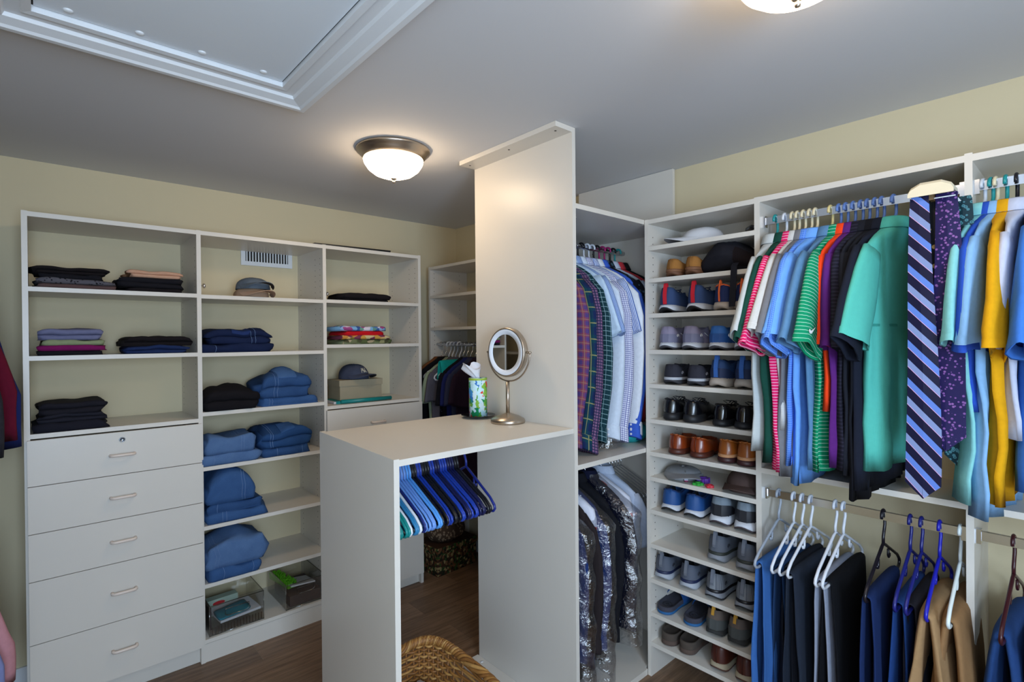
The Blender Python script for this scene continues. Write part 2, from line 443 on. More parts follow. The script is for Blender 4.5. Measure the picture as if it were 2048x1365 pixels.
bay = thing('hanging_bay', 'tall almond wardrobe bay reaching the ceiling, dress shirts above and suits below', 'wardrobe', (2.0, 1.73, 0))
pbox('tower_panel', bay, (1.614, 1.634, 1.415, 2.05, 0, ZC-.001))
cl = pbox('ceiling_cleat', bay, (1.518, 1.614, 1.415, 2.045, ZC-.021, ZC-.001))
for yy in (1.45, 1.73, 2.01):
    L_ = bay.location
    mb = MB(); mb.disc((1.555-L_.x, yy-L_.y, ZC-.0212), (0, 0, -1), .005, .0006, 8); mb.build('screw_head', HOLE, cl)
pbox('side_panel', bay, (2.395, 2.414, 1.43, 2.05, 0, ZC-.002))
pbox('top_panel', bay, (1.634, 2.118, 1.415, 2.05, 2.115, 2.135)); pbox('top_panel', bay, (2.118, 2.395, 1.43, 2.05, 2.115, 2.135))
pbox('shelf', bay, (1.634, 2.118, 1.415, 2.05, 1.047, 1.067)); pbox('shelf', bay, (2.118, 2.395, 1.43, 2.05, 1.047, 1.067))
pbox('bottom_panel', bay, (1.634, 2.118, 1.415, 2.05, 0, .028)); pbox('bottom_panel', bay, (2.118, 2.395, 1.43, 2.05, 0, .028))
pbox('back_panel', bay, (1.634, 2.395, 2.05, 2.06, 0, 2.135))
L_ = bay.location
for z in (2.045, .985):
    MB().tube([(1.634-L_.x, 1.735-L_.y, z), (2.395-L_.x, 1.735-L_.y, z)], .0125, 12).build('hanging_rod', CHROME, bay)
knob(bay, (1.634, 1.44, 2.082), (1, 0, 0))
holes('pin_holes', bay, 'x', 2.3948, -1, (1.5, 1.95), 1.3, 2.08)

XF = 2.12
SZ = [2.008, 1.859, 1.696, 1.528, 1.37, 1.206, 1.054, .937, .784, .624, .461, .303, .163]
sh = thing('shoe_shelves', 'narrow almond shoe tower with thirteen shelves of footwear', 'shelving', (2.275, 1.15, 0))
pbox('side_panel', sh, (XF, XR, 1.396, 1.414, 0, 2.135)); pbox('side_panel', sh, (XF, XR, .886, .907, 0, 2.137))
pbox('top_panel', sh, (XF, XR, .907, 1.396, 2.113, 2.133)); pbox('back_panel', sh, (XR-.014, XR-.004, .907, 1.396, .1, 2.113))
for z in SZ: pbox('shelf', sh, (XF, XR-.014, .907, 1.396, z-.019, z))
holes('pin_holes', sh, 'y', 1.3956, 1, (XF+.04, XR-.07), .2, 2.08)
hb = thing('hanging_unit', 'almond double hanging unit with polo shirts above and trousers below', 'wardrobe', (2.275, .57, 0))
pbox('side_panel', hb, (XF, XR, .250, .269, 0, 2.141)); pbox('top_panel', hb, (XF, XR, .269, .886, 2.115, 2.136)); pbox('shelf', hb, (XF, XR, .269, .886, 1.047, 1.067))
def rod(p, x, y0, y1, z):
    L = p.location
    r = MB().box(x-L.x-.007, x-L.x+.007, y0-L.y+.012, y1-L.y-.012, z-.014, z+.014).build('hanging_rod', CHROME, p)
    for q, s_ in ((y0, 1), (y1, -1)):
        MB().box(x-.012-L.x, x+.012-L.x, min(q, q+s_*.014)-L.y, max(q, q+s_*.014)-L.y, z-.024, z+.020).build('rod_bracket', CHROME, p)
rod(hb, 2.15, .269, .886, 2.040); rod(hb, 2.15, .269, .886, .968)
hb2 = thing('hanging_unit', 'almond hanging unit at the right edge of the picture', 'wardrobe', (2.275, -.05, 0))
pbox('top_panel', hb2, (XF, XR, -.36, .250, 2.115, 2.136)); pbox('shelf', hb2, (XF, XR, -.36, .250, 1.047, 1.067)); pbox('side_panel', hb2, (XF, XR, -.379, -.36, 0, 2.141))
rod(hb2, 2.15, -.36, .250, 2.040); rod(hb2, 2.15, -.36, .250, .968)

cu_ = thing('corner_unit', 'almond corner unit with three empty shelves above a hanging rod', 'shelving', (2.26, 2.65, 0))
pbox('side_panel', cu_, (2.10, XR, 3.195, 3.214, 0, 2.104)); pbox('side_panel', cu_, (2.10, XR, 2.075, 2.094, 0, 2.104))
for z in (2.101, 1.895, 1.668): pbox('shelf', cu_, (2.10, XR, 2.094, 3.195, z-.019, z))
L_ = cu_.location
MB().tube([(2.16-L_.x, 2.094-L_.y, 1.548), (2.16-L_.x, 3.195-L_.y, 1.548)], .0125, 12).build('hanging_rod', CHROME, cu_)
holes('pin_holes', cu_, 'y', 3.1946, 1, (2.135, 2.36), 1.45, 2.07)

# left wall unit, mostly out of frame (seen at the left edge and in the mirror)
lu = thing('hanging_unit', 'almond hanging unit on the left wall beside the drawer cabinet', 'wardrobe', (-.4, 2.2, 0))
for y0 in (1.50, 2.84): pbox('side_panel', lu, (XL, -.26, y0, y0+T, 0, 2.06))
pbox('top_panel', lu, (XL, -.26, 1.50, YA, 2.06, 2.08)); pbox('shelf', lu, (XL, -.26, 1.519, 2.84, 1.10, 1.12))
for z in (.9, 1.2, 1.47, 1.76): pbox('shelf', lu, (XL, -.26, 2.859, YA, z-T, z))
L_ = lu.location
for z, a, b in ((1.99, 1.519, 2.84), (1.03, 1.519, 2.84)):
    MB().tube([(-.335-L_.x, a-L_.y, z), (-.335-L_.x, b-L_.y, z)], .0125, 12).build('hanging_rod', CHROME, lu)
# ------------------------------------------------------------------ hangers
def hanger_proto(r=.0052, half=.205, drop=.215, neck=-.10, notch=True):
    root = MB(); zc = -drop
    pts = []
    # frame: neck -> right corner -> bar -> left corner -> neck
    def corner(s_):
        return [(s_*(half-.03), 0, zc+.030), (s_*half, 0, zc+.006), (s_*(half+.004), 0, zc-.006), (s_*(half-.006), 0, zc-.018), (s_*(half-.025), 0, zc-.022)]
    pts = [(0, 0, neck), (.02, 0, neck-.008)]+corner(1)+corner(-1)[::-1]+[(-.02, 0, neck-.008)]
    root.tube(pts, r, 8, closed=True)
    f = root.build('hanger', BLACK)
    if notch:
        for s_ in (-1, 1):
            x0 = s_*.06; z0 = neck-.035
            MB().tube([(x0, 0, z0), (x0, 0, z0-.022), (x0+s_*.006, 0, z0-.030), (x0+s_*.014, 0, z0-.028), (x0+s_*.017, 0, z0-.018)], r*.8, 6).build('strap_hook', BLACK, f)
    R = .0195
    hp = [(0, 0, neck+.002), (0, 0, neck+.03), (-.004, 0, neck+.045), (R, 0, -.022)]
    hp = [(0, 0, neck), (0, 0, neck+.022), (.008, 0, neck+.038), (R, 0, -.040), (R, 0, -.004)]
    for k in range(1, 9):
        a = k/8*PI*1.12; hp.append((R*cos(a), 0, -.004+R*sin(a)))
    MB().tube(hp, r*.95, 8).build('hook', BLACK, f)
    return f
HP = hanger_proto(); HPW = hanger_proto(.0017, .2, .205, -.095, False)
HP_used = [False, False]
PLASTIC = {}
def plas(c, rough=.3):
    if c not in PLASTIC: PLASTIC[c] = mat('hanger_plastic_'+c.lstrip('#'), c, rough)
    return PLASTIC[c]
def hang(loc, rz, color, label, group, wire=False):
    P = HPW if wire else HP
    k = 1 if wire else 0
    o = clone(P, loc, rz)
    m_ = CHROME if wire else plas(color)
    for q in [o]+list(o.children): setmat(q, m_)
    return tag(o, label, 'hanger', group)

# ------------------------------------------------------------------ shirts and jackets
def sgp(x, e): return math.copysign(abs(x)**e, x)
def flat_ring(hw, t, z, cx=0, cy=0, n=28, wave=None, e1=.7, e2=.8):
    out = []
    for k in range(n):
        a = 2*PI*k/n; u = cx+hw*sgp(cos(a), e1); v = cy+t*sgp(sin(a), e2)
        if wave: v += wave(u, z)
        out.append((u, v, z))
    return out
def shirt(name, label, cat, loc, rz, m_, W=.215, Ln=.80, sl=.27, t=.026, collar=None, seed=0, long=False, group=None, out=.075, amp=.012, cuff=None, slm=None, sway=0, buttons=False, both=True, band=None, hemw=.88, neck=-.088):
    r = thing(name, label, cat, loc, rz, group); rg = random.Random(seed*17+3)
    ph = rg.random()*6; lam = .075+rg.random()*.05; ph2 = rg.random()*6; rg2 = rg.random()
    def wave(u, z):
        q = max(0, min(1, (-z-.25)/.5))
        return q*amp*(sin(2*PI*u/lam+ph+q*1.2)+.5*sin(2*PI*u/(lam*.47)+ph2)) + .014*q*nz(u*6+seed, z*5, seed*.7)+.006*nz(u*18+seed*2, z*9, seed)*min(1, q*3)+sway*q
    rings = []
    top = [(neck, .052, .034), (neck-.012, .066, .036), (neck-.03, W*.48, .031), (neck-.055, W*.72, t*1.0), (neck-.085, W*.93, t*.85), (neck-.105, W, t*.85), (neck-.135, W*1.0, t)]
    for z, hw, tt in top: rings.append(flat_ring(hw, tt, z, 0, 0, 28, wave))
    K = 9
    for k in range(1, K+1):
        q = k/K; z = neck-.135-(Ln-.135)*q
        hw = W*(1-(1-hemw)*min(1, q*1.5))*(1+.03*nz(seed, q*3, 1))
        rr = flat_ring(hw, t*(1+.35*q), z, 0, 0, 28, wave)
        if k == K: rr = [(u, v, zz-.012*sin(u*9+ph)) for u, v, zz in rr]
        rings.append(rr)
    last = rings[-1]
    rings.append([(u*.96, v*.7, z+.03) for u, v, z in last])
    MB().loft(rings, True, True, False).build('body', m_, r)
    for s_ in (() if both == 'none' else ((-1, 1) if both else (-1,))):
        rs = []; sv = rg.uniform(-.008, .008); so_out = (out+rg.uniform(-.012, .012)) if s_ < 0 else -.035
        if not long:
            cen = [(.72, -.13, .045, .016), (.90, -.165, .070, .020), (1.02, -.21, .084, .021), (1.0, 0, .088, .022)]
            a = Vector((s_*W*.78, sv, neck-.100)); b = Vector((s_*(W*.80+so_out), sv*2-.004, neck-.10-sl))
            d = (b-a).normalized(); px = Vector((0, 1, 0)).cross(d)*1
            for q, hu, hv in ((0, .052, .013), (.12, .066, .016), (.3, .076, .017), (.6, .083, .018), (.85, .087, .019), (.93, .088, .0195), (1.0, .088, .020), (.99, .083, .015), (.9, .08, .010)):
                c = a.lerp(b, q); rg_ = []
                for k in range(18):
                    an = 2*PI*k/18
                    p = c+px*(hu*sgp(cos(an), .7))+Vector((0, 1, 0))*(hv*sgp(sin(an), .8)+.009*q*sin(cos(an)*(3+2*rg2)+ph)+.006*nz(c.z*14+seed, cos(an)*2, seed))+Vector((0, 0, .010*q*q*sin(cos(an)*2.2+ph2)))
                    rg_.append(p)
                rs.append(rg_)
            so = MB().loft(rs, True, True, False).build('sleeve', slm or m_, r)
            if band:
                i0 = 4
                MB().loft([[c+(p-c)*1.02 for p in ring for c in (sum((Vector(x) for x in ring), Vector())/18,)] for ring in rs[5:7]]).build('sleeve_band', band, so)
        else:
            path = [(.72, -.10), (.92, -.16), (1.05, -.27), (1.10, -.27-(sl-.27)*.33), (1.08, -.27-(sl-.27)*.62), (1.03, -.27-(sl-.27)*.84), (1.0, -sl)]
            for k, (fx, zz) in enumerate(path):
                q = k/(len(path)-1); hu = (.05, .066, .068, .062, .056, .05, .046)[k]
                rg_ = []
                for j_ in range(18):
                    an = 2*PI*j_/18
                    fold = 1+.08*sin(3*an+ph+k)
                    rg_.append((s_*W*fx+hu*fold*sgp(cos(an), .7), sv*(1+2*q)+(.017+.006*q)*sgp(sin(an), .8)+.008*q*sin(ph2+5*q), neck+zz+.01*sin(an)*q))
                rs.append(rg_)
            so = MB().loft(rs, True, True, False).build('sleeve', slm or m_, r)
            e_ = rs[-1]; c = sum((Vector(p) for p in e_), Vector())/18
            cf_ = [[c+(Vector(p)-c)*k_+Vector((0, 0, dz)) for p in e_] for k_, dz in ((1.0, .012), (1.1, .008), (1.12, -.05), (1.05, -.056), (.95, -.03))]
            cf = MB().loft(cf_).build('cuff', cuff or m_, so)
            if buttons:
                for q_ in (-.005, -.03):
                    mb = MB(); mb.disc((c.x+.012*s_, c.y-.0275, c.z+q_), (0, -1, 0), .0052, .003, 10)
                    mb.disc((c.x+.012*s_, c.y+.0275, c.z+q_), (0, 1, 0), .0052, .003, 10)
                    mb.build('button', mat('shirt_button', '#f2f2f4', .3), cf)
    if collar:
        def cr_(hw, tt, z): return [(hw*cos(2*PI*k/24), tt*sin(2*PI*k/24), z+.010*cos(2*PI*k/24)**2*0) for k in range(24)]
        MB().loft([cr_(.050, .034, neck-.005), cr_(.051, .035, neck+.022), cr_(.055, .038, neck+.026), cr_(.060, .042, neck+.022), cr_(.078, .050, neck-.012), cr_(.076, .047, neck-.014)]).build('collar', collar, r)
    return r

def pants(name, label, loc, rz, m_, hu=.13, L1=.62, L2=.60, seed=0, group=None, off=0, zb=-.237, spread=.03, cat='trousers', amp=.012, tk=.011):
    r = thing(name, label, cat, loc, rz, group); rg = random.Random(seed*31+5)
    ph = rg.random()*6; lam = .06+.04*rg.random(); hem = rg.uniform(-.02, .02)
    path = []
    for k in range(9): path.append((-.012-spread*(1-k/8)**.8, zb+.004-L1*(1-k/8)))
    path += [(-.009, zb+.012), (0, zb+.0165), (.009, zb+.012)]
    for k in range(9): path.append((.012+spread*(k/8)**.8, zb+.004-L2*k/8))
    rings = []
    for i, (v, z) in enumerate(path):
        a = Vector(path[max(0, i-1)]); b = Vector(path[min(len(path)-1, i+1)]); tg = (b-a).normalized(); nr = Vector((-tg.y, tg.x))
        q = min(1, max(0, (zb-z)/.45)); rg_ = []
        hh = hu*(1+.10*q*sin(ph)+.05*nz(seed, z*4, 2))
        for k in range(24):
            an = 2*PI*k/24; u = hh*sgp(cos(an), .75); w_ = tk*sgp(sin(an), .8)
            w_ += q*amp*(sin(2*PI*u/lam+ph)+.5*sin(2*PI*u/(lam*.4)+ph*2))+q*.012*nz(u*8, z*5, seed)
            rg_.append((off+u+.02*q*nz(z*3, seed, 5), v+nr.x*w_, z+nr.y*w_))
        rings.append(rg_)
    b = MB().loft(rings, True, True, True).build('leg_drape', m_, r)
    # hem band on the near leg
    e_ = rings[0:2]
    return r

# ------------------------------------------------------------------ folded clothes
def folded(name, label, cat, loc, rz, m_, w_=.25, d_=.26, h_=.03, n=2, seed=0, group=None, sag=0.0, lump=.35, taper=0.0, pocket=None, tagm=None, crown=0.0, seams=None, seammat=None):
    r = thing(name, label, cat, loc, rz, group); rg = random.Random(seed*13+1)
    S = 16; rows = []
    lh = h_/n
    offs_ = [rg.uniform(-.010, .012) for _ in range(n)]
    offb = [rg.uniform(-.015, .015) for _ in range(n)]; offx = [rg.uniform(-.016, .016) for _ in range(n)]
    for i in range(S+1):
        q = i/S; x = (q-.5)*w_
        end = min(1, min(q, 1-q)*S/1.6); end = .62+.38*math.sin(end*PI/2)
        loop = []
        def hgt(y):   # top height profile across depth
            return 1+lump*nz(x*7+seed*3.1, y*7, seed)+crown*max(0, 1-abs((x/w_)*2.2)**2)*(.5+.5*cos(y/d_*PI))-taper*(x/w_+.5)
        yf = -d_/2; yb = d_/2
        loop.append((yb-.01, 0)); loop.append((0, 0)); loop.append((yf+.012, 0))
        for k in range(n):
            oo = offs_[k]+.006*nz(x*16, k*5+seed, 2)
            sc = hgt(yf)
            for a in (-.85, -.4, .1, .55, .9):
                an = a*PI/2
                loop.append((yf-oo-.012*cos(an)+.010, (k*lh+lh*.5+lh*.5*sin(an))*sc))
            if k < n-1: loop.append((yf+.020, ((k+1)*lh)*sc))
        for q2 in (.12, .3, .5, .7, .88):
            y_ = yf+q2*d_; loop.append((y_, h_*hgt(y_)))
        for k in range(n-1, -1, -1):
            sc = hgt(yb)
            loop.append((yb+offb[k], (k*lh+lh*.9)*sc)); loop.append((yb+offb[k]+.006, (k*lh+lh*.4)*sc))
        zc_ = h_*.45
        loop = [(y_*(.86+.14*end)+.004*nz(x*9, 3, seed), (max(0, zc_+(z-zc_)*end) if z > 1e-6 else 0)) for y_, z in loop]
        xx = x+.008*nz(seed, q*5, 1)
        edge = abs(2*q-1)**3
        rows.append([(xx+(.008+.012*edge)*nz(y_*8, z*20, seed+i*.02)*1.4+edge*offx[min(n-1, max(0, int(z/max(lh, 1e-6))))]*(1 if q > .5 else -1), y_+.006*nz(x*14, z*25, seed+4), max(0, z+(.007*nz(x*16+seed, y_*11, 6) if z > h_*.5 else 0))) for y_, z in loop])
    b = MB().loft(rows, True, True, True).build('folded_cloth', m_, r)
    if seams:
        mb = MB()
        for i_ in seams:
            line = []
            for j_ in range(3, len(rows[0])-2*n):
                P = Vector(rows[i_][j_]); A = Vector(rows[min(S, i_+1)][j_])-Vector(rows[i_-1][j_]); B = Vector(rows[i_][j_+1])-Vector(rows[i_][j_-1]); nn = B.cross(A).normalized()
                if nn.y > .3 and P.y < 0: nn = -nn
                if nn.z < -.3: nn = -nn
                line.append(P+nn*.0006)
            mb.tube(line, .0011, 5)
        mb.build('seam', seammat, r)
    if pocket or tagm:
        # patch lying on the sloping top-front of the fold, lifted off the cloth
        n0 = 3+5*n+(n-1)
        def patch(nm, i0, i1, j0, j1, lift, mm, point=False):
            g = []
            for i in range(i0, i1+1):
                line = []
                for j_ in range(j0, j1+1):
                    P = Vector(rows[i][j_]); A = Vector(rows[min(S, i+1)][j_])-Vector(rows[i-1][j_]); B = Vector(rows[i][j_+1])-Vector(rows[i][j_-1])
                    nn = A.cross(B).normalized()
                    if nn.z < 0: nn = -nn
                    if nn.z < .1 and nn.y > 0: nn = -nn
                    line.append(P+nn*lift)
                g.append(line)
            low = [[p-Vector((0, 0, lift*1.5)) for p in l] for l in g]
            mb = MB(); mb.loft(g, False)
            ed = g[0]+[l[-1] for l in g[1:]]+g[-1][::-1][1:]+[l[0] for l in g[::-1][1:-1]]
            el = low[0]+[l[-1] for l in low[1:]]+low[-1][::-1][1:]+[l[0] for l in low[::-1][1:-1]]
            mb.loft([ed, el], True)
            return mb.build(nm, mm, r)
        if pocket is None: pass
        elif pocket: patch('pocket', *pocket[:4], .003, pocket[4])
        if tagm: patch('leather_label', *tagm[:4], .0045, tagm[4])
    return r

# ------------------------------------------------------------------ shoes
def outline(L, W, n=36, heel=.71, toe=1.0, asym=.12, sq=0):
    out = []
    for k in range(n):
        a = 2*PI*k/n
        s_ = .5-.5*cos(a)          # 0 heel .. 1 toe
        s_ = s_
        side = 1 if a < PI else -1
        b = heel+(1-heel)*(1/(1+math.exp(-(s_-.45)*11)))-.07*math.exp(-((s_-.42)/.14)**2)
        if s_ < .16: b *= math.sqrt(max(0, 1-(1-s_/.16)**(2.3+sq)))
        if s_ > .72: b *= max(0, 1-((s_-.72)/.28)**2.6)**.55
        out.append((s_*L, side*b*W/2*(1+side*asym*(s_-.4)*.4)))
    return out
def hwidth(s_, W, heel=.71):
    b = heel+(1-heel)*(1/(1+math.exp(-(s_-.45)*11)))-.07*math.exp(-((s_-.42)/.14)**2)
    if s_ < .16: b *= math.sqrt(max(0.10, 1-(1-s_/.16)**2.6))
    if s_ > .72: b *= max(0.01, 1-((s_-.72)/.28)**2.6)**.55
    return b*W/2
def shoe_parts(r, sp):
    L, W = sp.get('L', .285), sp.get('W', .102)
    hs, ht = sp.get('sole', (.036, .024)); flare = sp.get('flare', 1.06)
    def solez(s_): 
        k = sp.get('heelblock', None)
        if k: return hs if s_ < .33 else (hs+(ht-hs)*min(1, (s_-.33)/.06))
        return hs+(ht-hs)*min(1, s_/.75)+sp.get('wave', 0)*sin(s_*9)
    def botz(s_):
        z = 0
        if s_ < .10: z += sp.get('rock', .012)*(1-s_/.10)**2
        if s_ > .74: z += .020*((s_-.74)/.26)**2
        if sp.get('heelblock') and .36 < s_ < .62: z = (hs-ht)*.85*sin((s_-.36)/.26*PI)**.5
        return z
    ol = outline(L, W)
    def lay(sc, fz, inset=0):
        return [((x-L*.46)*(sc)+L*.46, y*sc, fz(x/L)) for x, y in ol]
    so = MB()
    so.loft([lay(.93, lambda s_: botz(s_)), lay(flare*.985, lambda s_: botz(s_)+.006), lay(flare, lambda s_: botz(s_)*.5+.5*solez(s_)), lay(1.01, lambda s_: solez(s_)), lay(.9, lambda s_: solez(s_)-.002)], True, True, True)
    sole = so.build('sole', sp['smat'], r)
    if sp.get('outsole'):
        MB().loft([lay(.94, lambda s_: botz(s_)-.0005), lay(flare*.995, lambda s_: botz(s_)+.004), lay(flare*.998, lambda s_: botz(s_)+.010), lay(.93, lambda s_: botz(s_)+.010)], True, True, True).build('outsole', sp['outsole'], sole)
    if sp.get('line'):
        MB().loft([lay(1.035, lambda s_: solez(s_)-.004), lay(1.045, lambda s_: solez(s_)+.001), lay(1.03, lambda s_: solez(s_)+.008), lay(.98, lambda s_: solez(s_)+.008)], True).build('midsole_band', sp['line'], sole)
    # upper
    ch = sp.get('collar', .075); vh = sp.get('vamp', .075); op = sp.get('open', .52); th = sp.get('toeh', .045)
    st = [0, .015, .04, .08, .13, .2, .28, .36, .44, .5, .56, .64, .72, .8, .87, .93, .97, .995]
    rings = []
    for s_ in st:
        b = hwidth(s_, W)*.97; z0 = solez(s_)-.004
        lean = .012*(1-min(1, s_/.1))
        opening = .02 < s_ < op
        c = ch+sp.get('dip', -.014)*sin(max(0, min(1, (s_-.10)/(op-.10)))*PI)+sp.get('tab', .003)*math.exp(-(s_/.06)**2)+(vh-ch)*max(0, min(1, (s_-.25)/.3))
        if s_ > op: c = vh+(th-vh)*min(1, (s_-op)/.36)**.8
        if s_ > .87: c *= math.sqrt(max(.02, 1-((s_-.87)/.135)**2))*.9+.1
        hw = []
        if opening or s_ <= .02:
            side = [(1.0, 0), (1.05, .25), (1.02, .5), (.92, .78), (.82, 1.0), (.70, 1.005), (.62, .80), (.45, .35), (0, .28)]
            if s_ <= .02: side[5:] = [(.6, 1.0), (.4, 1.0), (.2, 1.0), (0, 1.0)]
        else:
            side = [(1.0, 0), (1.04, .28), (.97, .55), (.80, .82), (.58, .95), (.42, .985), (.28, 1.0), (.12, 1.01), (0, 1.01)]
        xo = s_*L
        pr = [(xo+lean*(.2+1.0*f*f)+ (.35*.012*(0) ), k*b, z0+f*c) for k, f in side]
        ring = [(x, -y, z) for x, y, z in pr]+[(x, y, z) for x, y, z in pr[::-1][1:]]
        rings.append(ring)
    n = len(rings[0]); ist = [i for i, s_ in enumerate(st) if .02 < s_ < op]
    def is_l(j, i):
        return (5 <= i <= n-7) and (j in ist) and (j+1 in ist or True) and st[j] < op-.02
    up = MB().loft(rings, False, True, True, sel=lambda j, i: not is_l(j, i)).build('upper', sp['umat'], r)
    MB().loft(rings, False, sel=is_l).build('lining', sp['lmat'], r)
    b0 = hwidth(.04, W)
    if sp.get('htab'):   # vertical heel strip with pull loop
        zt = solez(0)+ch+.006; w_ = sp.get('htw', .009)
        pts = ([] if sp.get('loop') else [(-.001, solez(0)+.002)])+[(-.001, solez(0)+ch*sp['loop']) if sp.get('loop') else (-.0015, solez(0)+ch*.12), *([(-.0035, solez(0)+ch*.5), (.000, solez(0)+ch*.75)] if sp.get('loop', 0) < .5 else [(.002, solez(0)+ch*.9)]), (.008, zt+.004), (.012, zt+.010), (.017, zt+.004), (.019, zt-.016)]
        mb = MB(); mb.loft([[(x, -w_, z), (x-.0022, -w_, z+.001), (x-.0022, w_, z+.001), (x, w_, z)] for x, z in pts], True, True, True, smooth=False)
        mb.build('heel_tab', sp['htab'], up)
    if sp.get('counter'):   # heel counter overlay
        sel_st = [1, 2, 3, 4, 5, 6]
        rr = []
        hh = sp.get('counter_h', .55)
        for i in [0]+sel_st:
            s_ = st[i]; b = hwidth(s_, W)*1.02+.0008; z0 = solez(s_)-.002; lean = .012*(1-min(1, s_/.1))
            hq = hh*(1-.5*(s_/.28)**2) if s_ < .28 else hh*.5
            fs_ = [hq*k/5 for k in range(6)]
            def prf(f): return (1.0+.05*min(1, f/.25) if f < .25 else (1.05-.03*(f-.25)/.25 if f < .5 else 1.02-.10*(f-.5)/.28))
            half = [(s_*L+lean*(.2+f*f)-.0016*(s_ < .03), b*.97/1.02*prf(f)+.0014, z0+f*ch) for f in fs_]
            rr.append([(x, -y_, z) for x, y_, z in half]+half[::-1])
        hc = MB().loft(rr, False, smooth=True, sel=lambda j, i: i != 5)
        hc.add(rr[0], [(k, k+1, 10-k, 11-k) for k in range(5)], None, True)
        hc.build('heel_counter', sp['counter'], up)
    if sp.get('laces'):
        mb = MB()
        for k in range(4):
            s_ = op-.06+.065*k; b = hwidth(s_, W)*.42; z = solez(s_)+vh*(1.02-.10*k)
            mb.tube([(s_*L, -b, z-.004), (s_*L+.004, -b*.4, z+.006), (s_*L+.006, b*.4, z+.006), (s_*L+.010, b, z-.004)], .0022, 6)
        for sg in (-1, 1):
            mb.tube([((op-.05)*L, sg*.004, solez(.5)+vh+.006), ((op-.09)*L, sg*.022, solez(.5)+vh+.009), ((op-.13)*L, sg*.030, solez(.5)+vh+.008), ((op-.10)*L, sg*.018, solez(.5)+vh-.002)], .002, 6)
        mb.build('laces', sp['laces'], up)
    if sp.get('seam'):
        mb = MB(); z = solez(0)
        mb.tube([(-.0005, 0, z), (-.0025, 0, z+ch*.4), (.001, 0, z+ch*.75), (.0085, 0, z+ch*.98)], .0013, 6)
        mb.build('heel_seam', sp['seam'], up)
    if sp.get('topband'):
        mb = MB()
        for sg in (-1, 1):
            pts = [(r_[4] if sg < 0 else r_[n-5]) for r_ in rings[1:9]]
            mb.tube([(p[0], p[1]*1.02, p[2]-.003) for p in pts], .0032, 6)
        mb.tube([rings[1][4], (rings[0][8][0]-.002, 0, rings[0][8][2]-.003), rings[1][n-5]], .0032, 6)
        mb.build('collar_band', sp['topband'], up)
    if sp.get('bar'):
        sgm = []
        for k in range(5):
            s_ = .30+.13*k/4; b = hwidth(s_, W)*.97*1.05
            sgm.append((s_*L, -b-.0012, solez(s_)+ch*(.60-.16*k/4)))
        MB().tube(sgm, .0017, 6).build('side_bar', sp['bar'], up)
    if sp.get('emblem'):
        # small curled mark on the outer heel quarter
        s_ = .17; b = hwidth(s_, W)*1.035
        mb = MB(); pts = []
        for k in range(12):
            a = k/11*PI*1.6-.6
            pts.append((s_*L+.010*cos(a), -b-.0015, solez(s_)+ch*.42+.007*sin(a)*(1 if k < 6 else .9)))
        mb.tube(pts, .0011, 5)
        pts = [(p[0]+.004, p[1], p[2]-.002+.010*((i/11)-.5)) for i, p in enumerate(pts)]
        mb.tube([(s_*L-.006, -b-.0015, solez(s_)+ch*.36), (s_*L+.008, -b-.0015, solez(s_)+ch*.50)], .0011, 5)
        mb.build('emblem', sp['emblem'], up)
    return r
def shoe_pair(labels, group, spots, z, sp, rz=(0, 0), cat='shoe', name='shoe', xh=2.135):
    first = None
    for k, yv in enumerate(spots):
        if first is None:
            r = thing(name, labels[k], cat, (xh, yv, z+.0005), rz[k], group); shoe_parts(r, sp); first = r
        else:
            r = clone(first, (xh, yv, z+.0005), rz[k]); tag(r, labels[k], cat, group)

def slide(name, label, loc, rz, m_foot, m_sole, m_strap, group, h=.028, closed=False, logo=None, L=.285, W=.105):
    r = thing(name, label, 'sandal', loc, rz, group)
    ol = outline(L, W, 40, .74)
    lay = lambda sc, z: [((x-L*.47)*sc+L*.47, y*sc, z+.006*max(0, x/L-.75)) for x, y in ol]
    so = MB().loft([lay(.95, 0), lay(1.03, .006), lay(1.02, h*.45), lay(1.0, h*.45)], True, True, False).build('sole', m_sole, r)
    MB().loft([lay(1.0, h*.45), lay(1.01, h*.8), lay(.985, h), lay(.93, h+.001), lay(.88, h-.004), lay(.5, h-.007), lay(.05, h-.007)], True, False, True).build('footbed', m_foot, r)
    if logo:
        mb = MB(); mb.tube([(.055+.021*cos(2*PI*k/24), .021*sin(2*PI*k/24), h-.0045) for k in range(24)], .0016, 6, True)
        mb.tube([(.045, 0, h-.005), (.066, 0, h-.005)], .0015, 5); mb.tube([(.055, -.010, h-.005), (.055, .010, h-.005)], .0015, 5)
        mb.build('footbed_mark', logo, r)
    rows = []
    ss = [.46, .5, .56, .62, .68, .74] if not closed else [.45, .5, .58, .66, .74, .82, .9, .96, .99]
    for s_ in ss:
        b = hwidth(s_, W, .74)*1.03; hh = .055 if not closed else .062*(1 if s_ < .7 else math.sqrt(max(.03, 1-((s_-.7)/.3)**2)))
        rows.append([(s_*L, -b*cos(PI*k/12), h*.5+(hh)*sin(PI*k/12)**.8) for k in range(13)])
    mb = MB(); mb.loft(rows, False)
    inner = [[(x, y*.95, z-.004) for x, y, z in l] for l in rows]
    mb.loft(inner, False)
    ed = lambda g: g[0]+[l[-1] for l in g[1:]]+g[-1][::-1][1:]+[l[0] for l in g[::-1][1:-1]]
    mb.loft([ed(rows), ed(inner)], True, smooth=False)
    mb.build('strap' if not closed else 'toe_cover', m_strap, r)
    return r

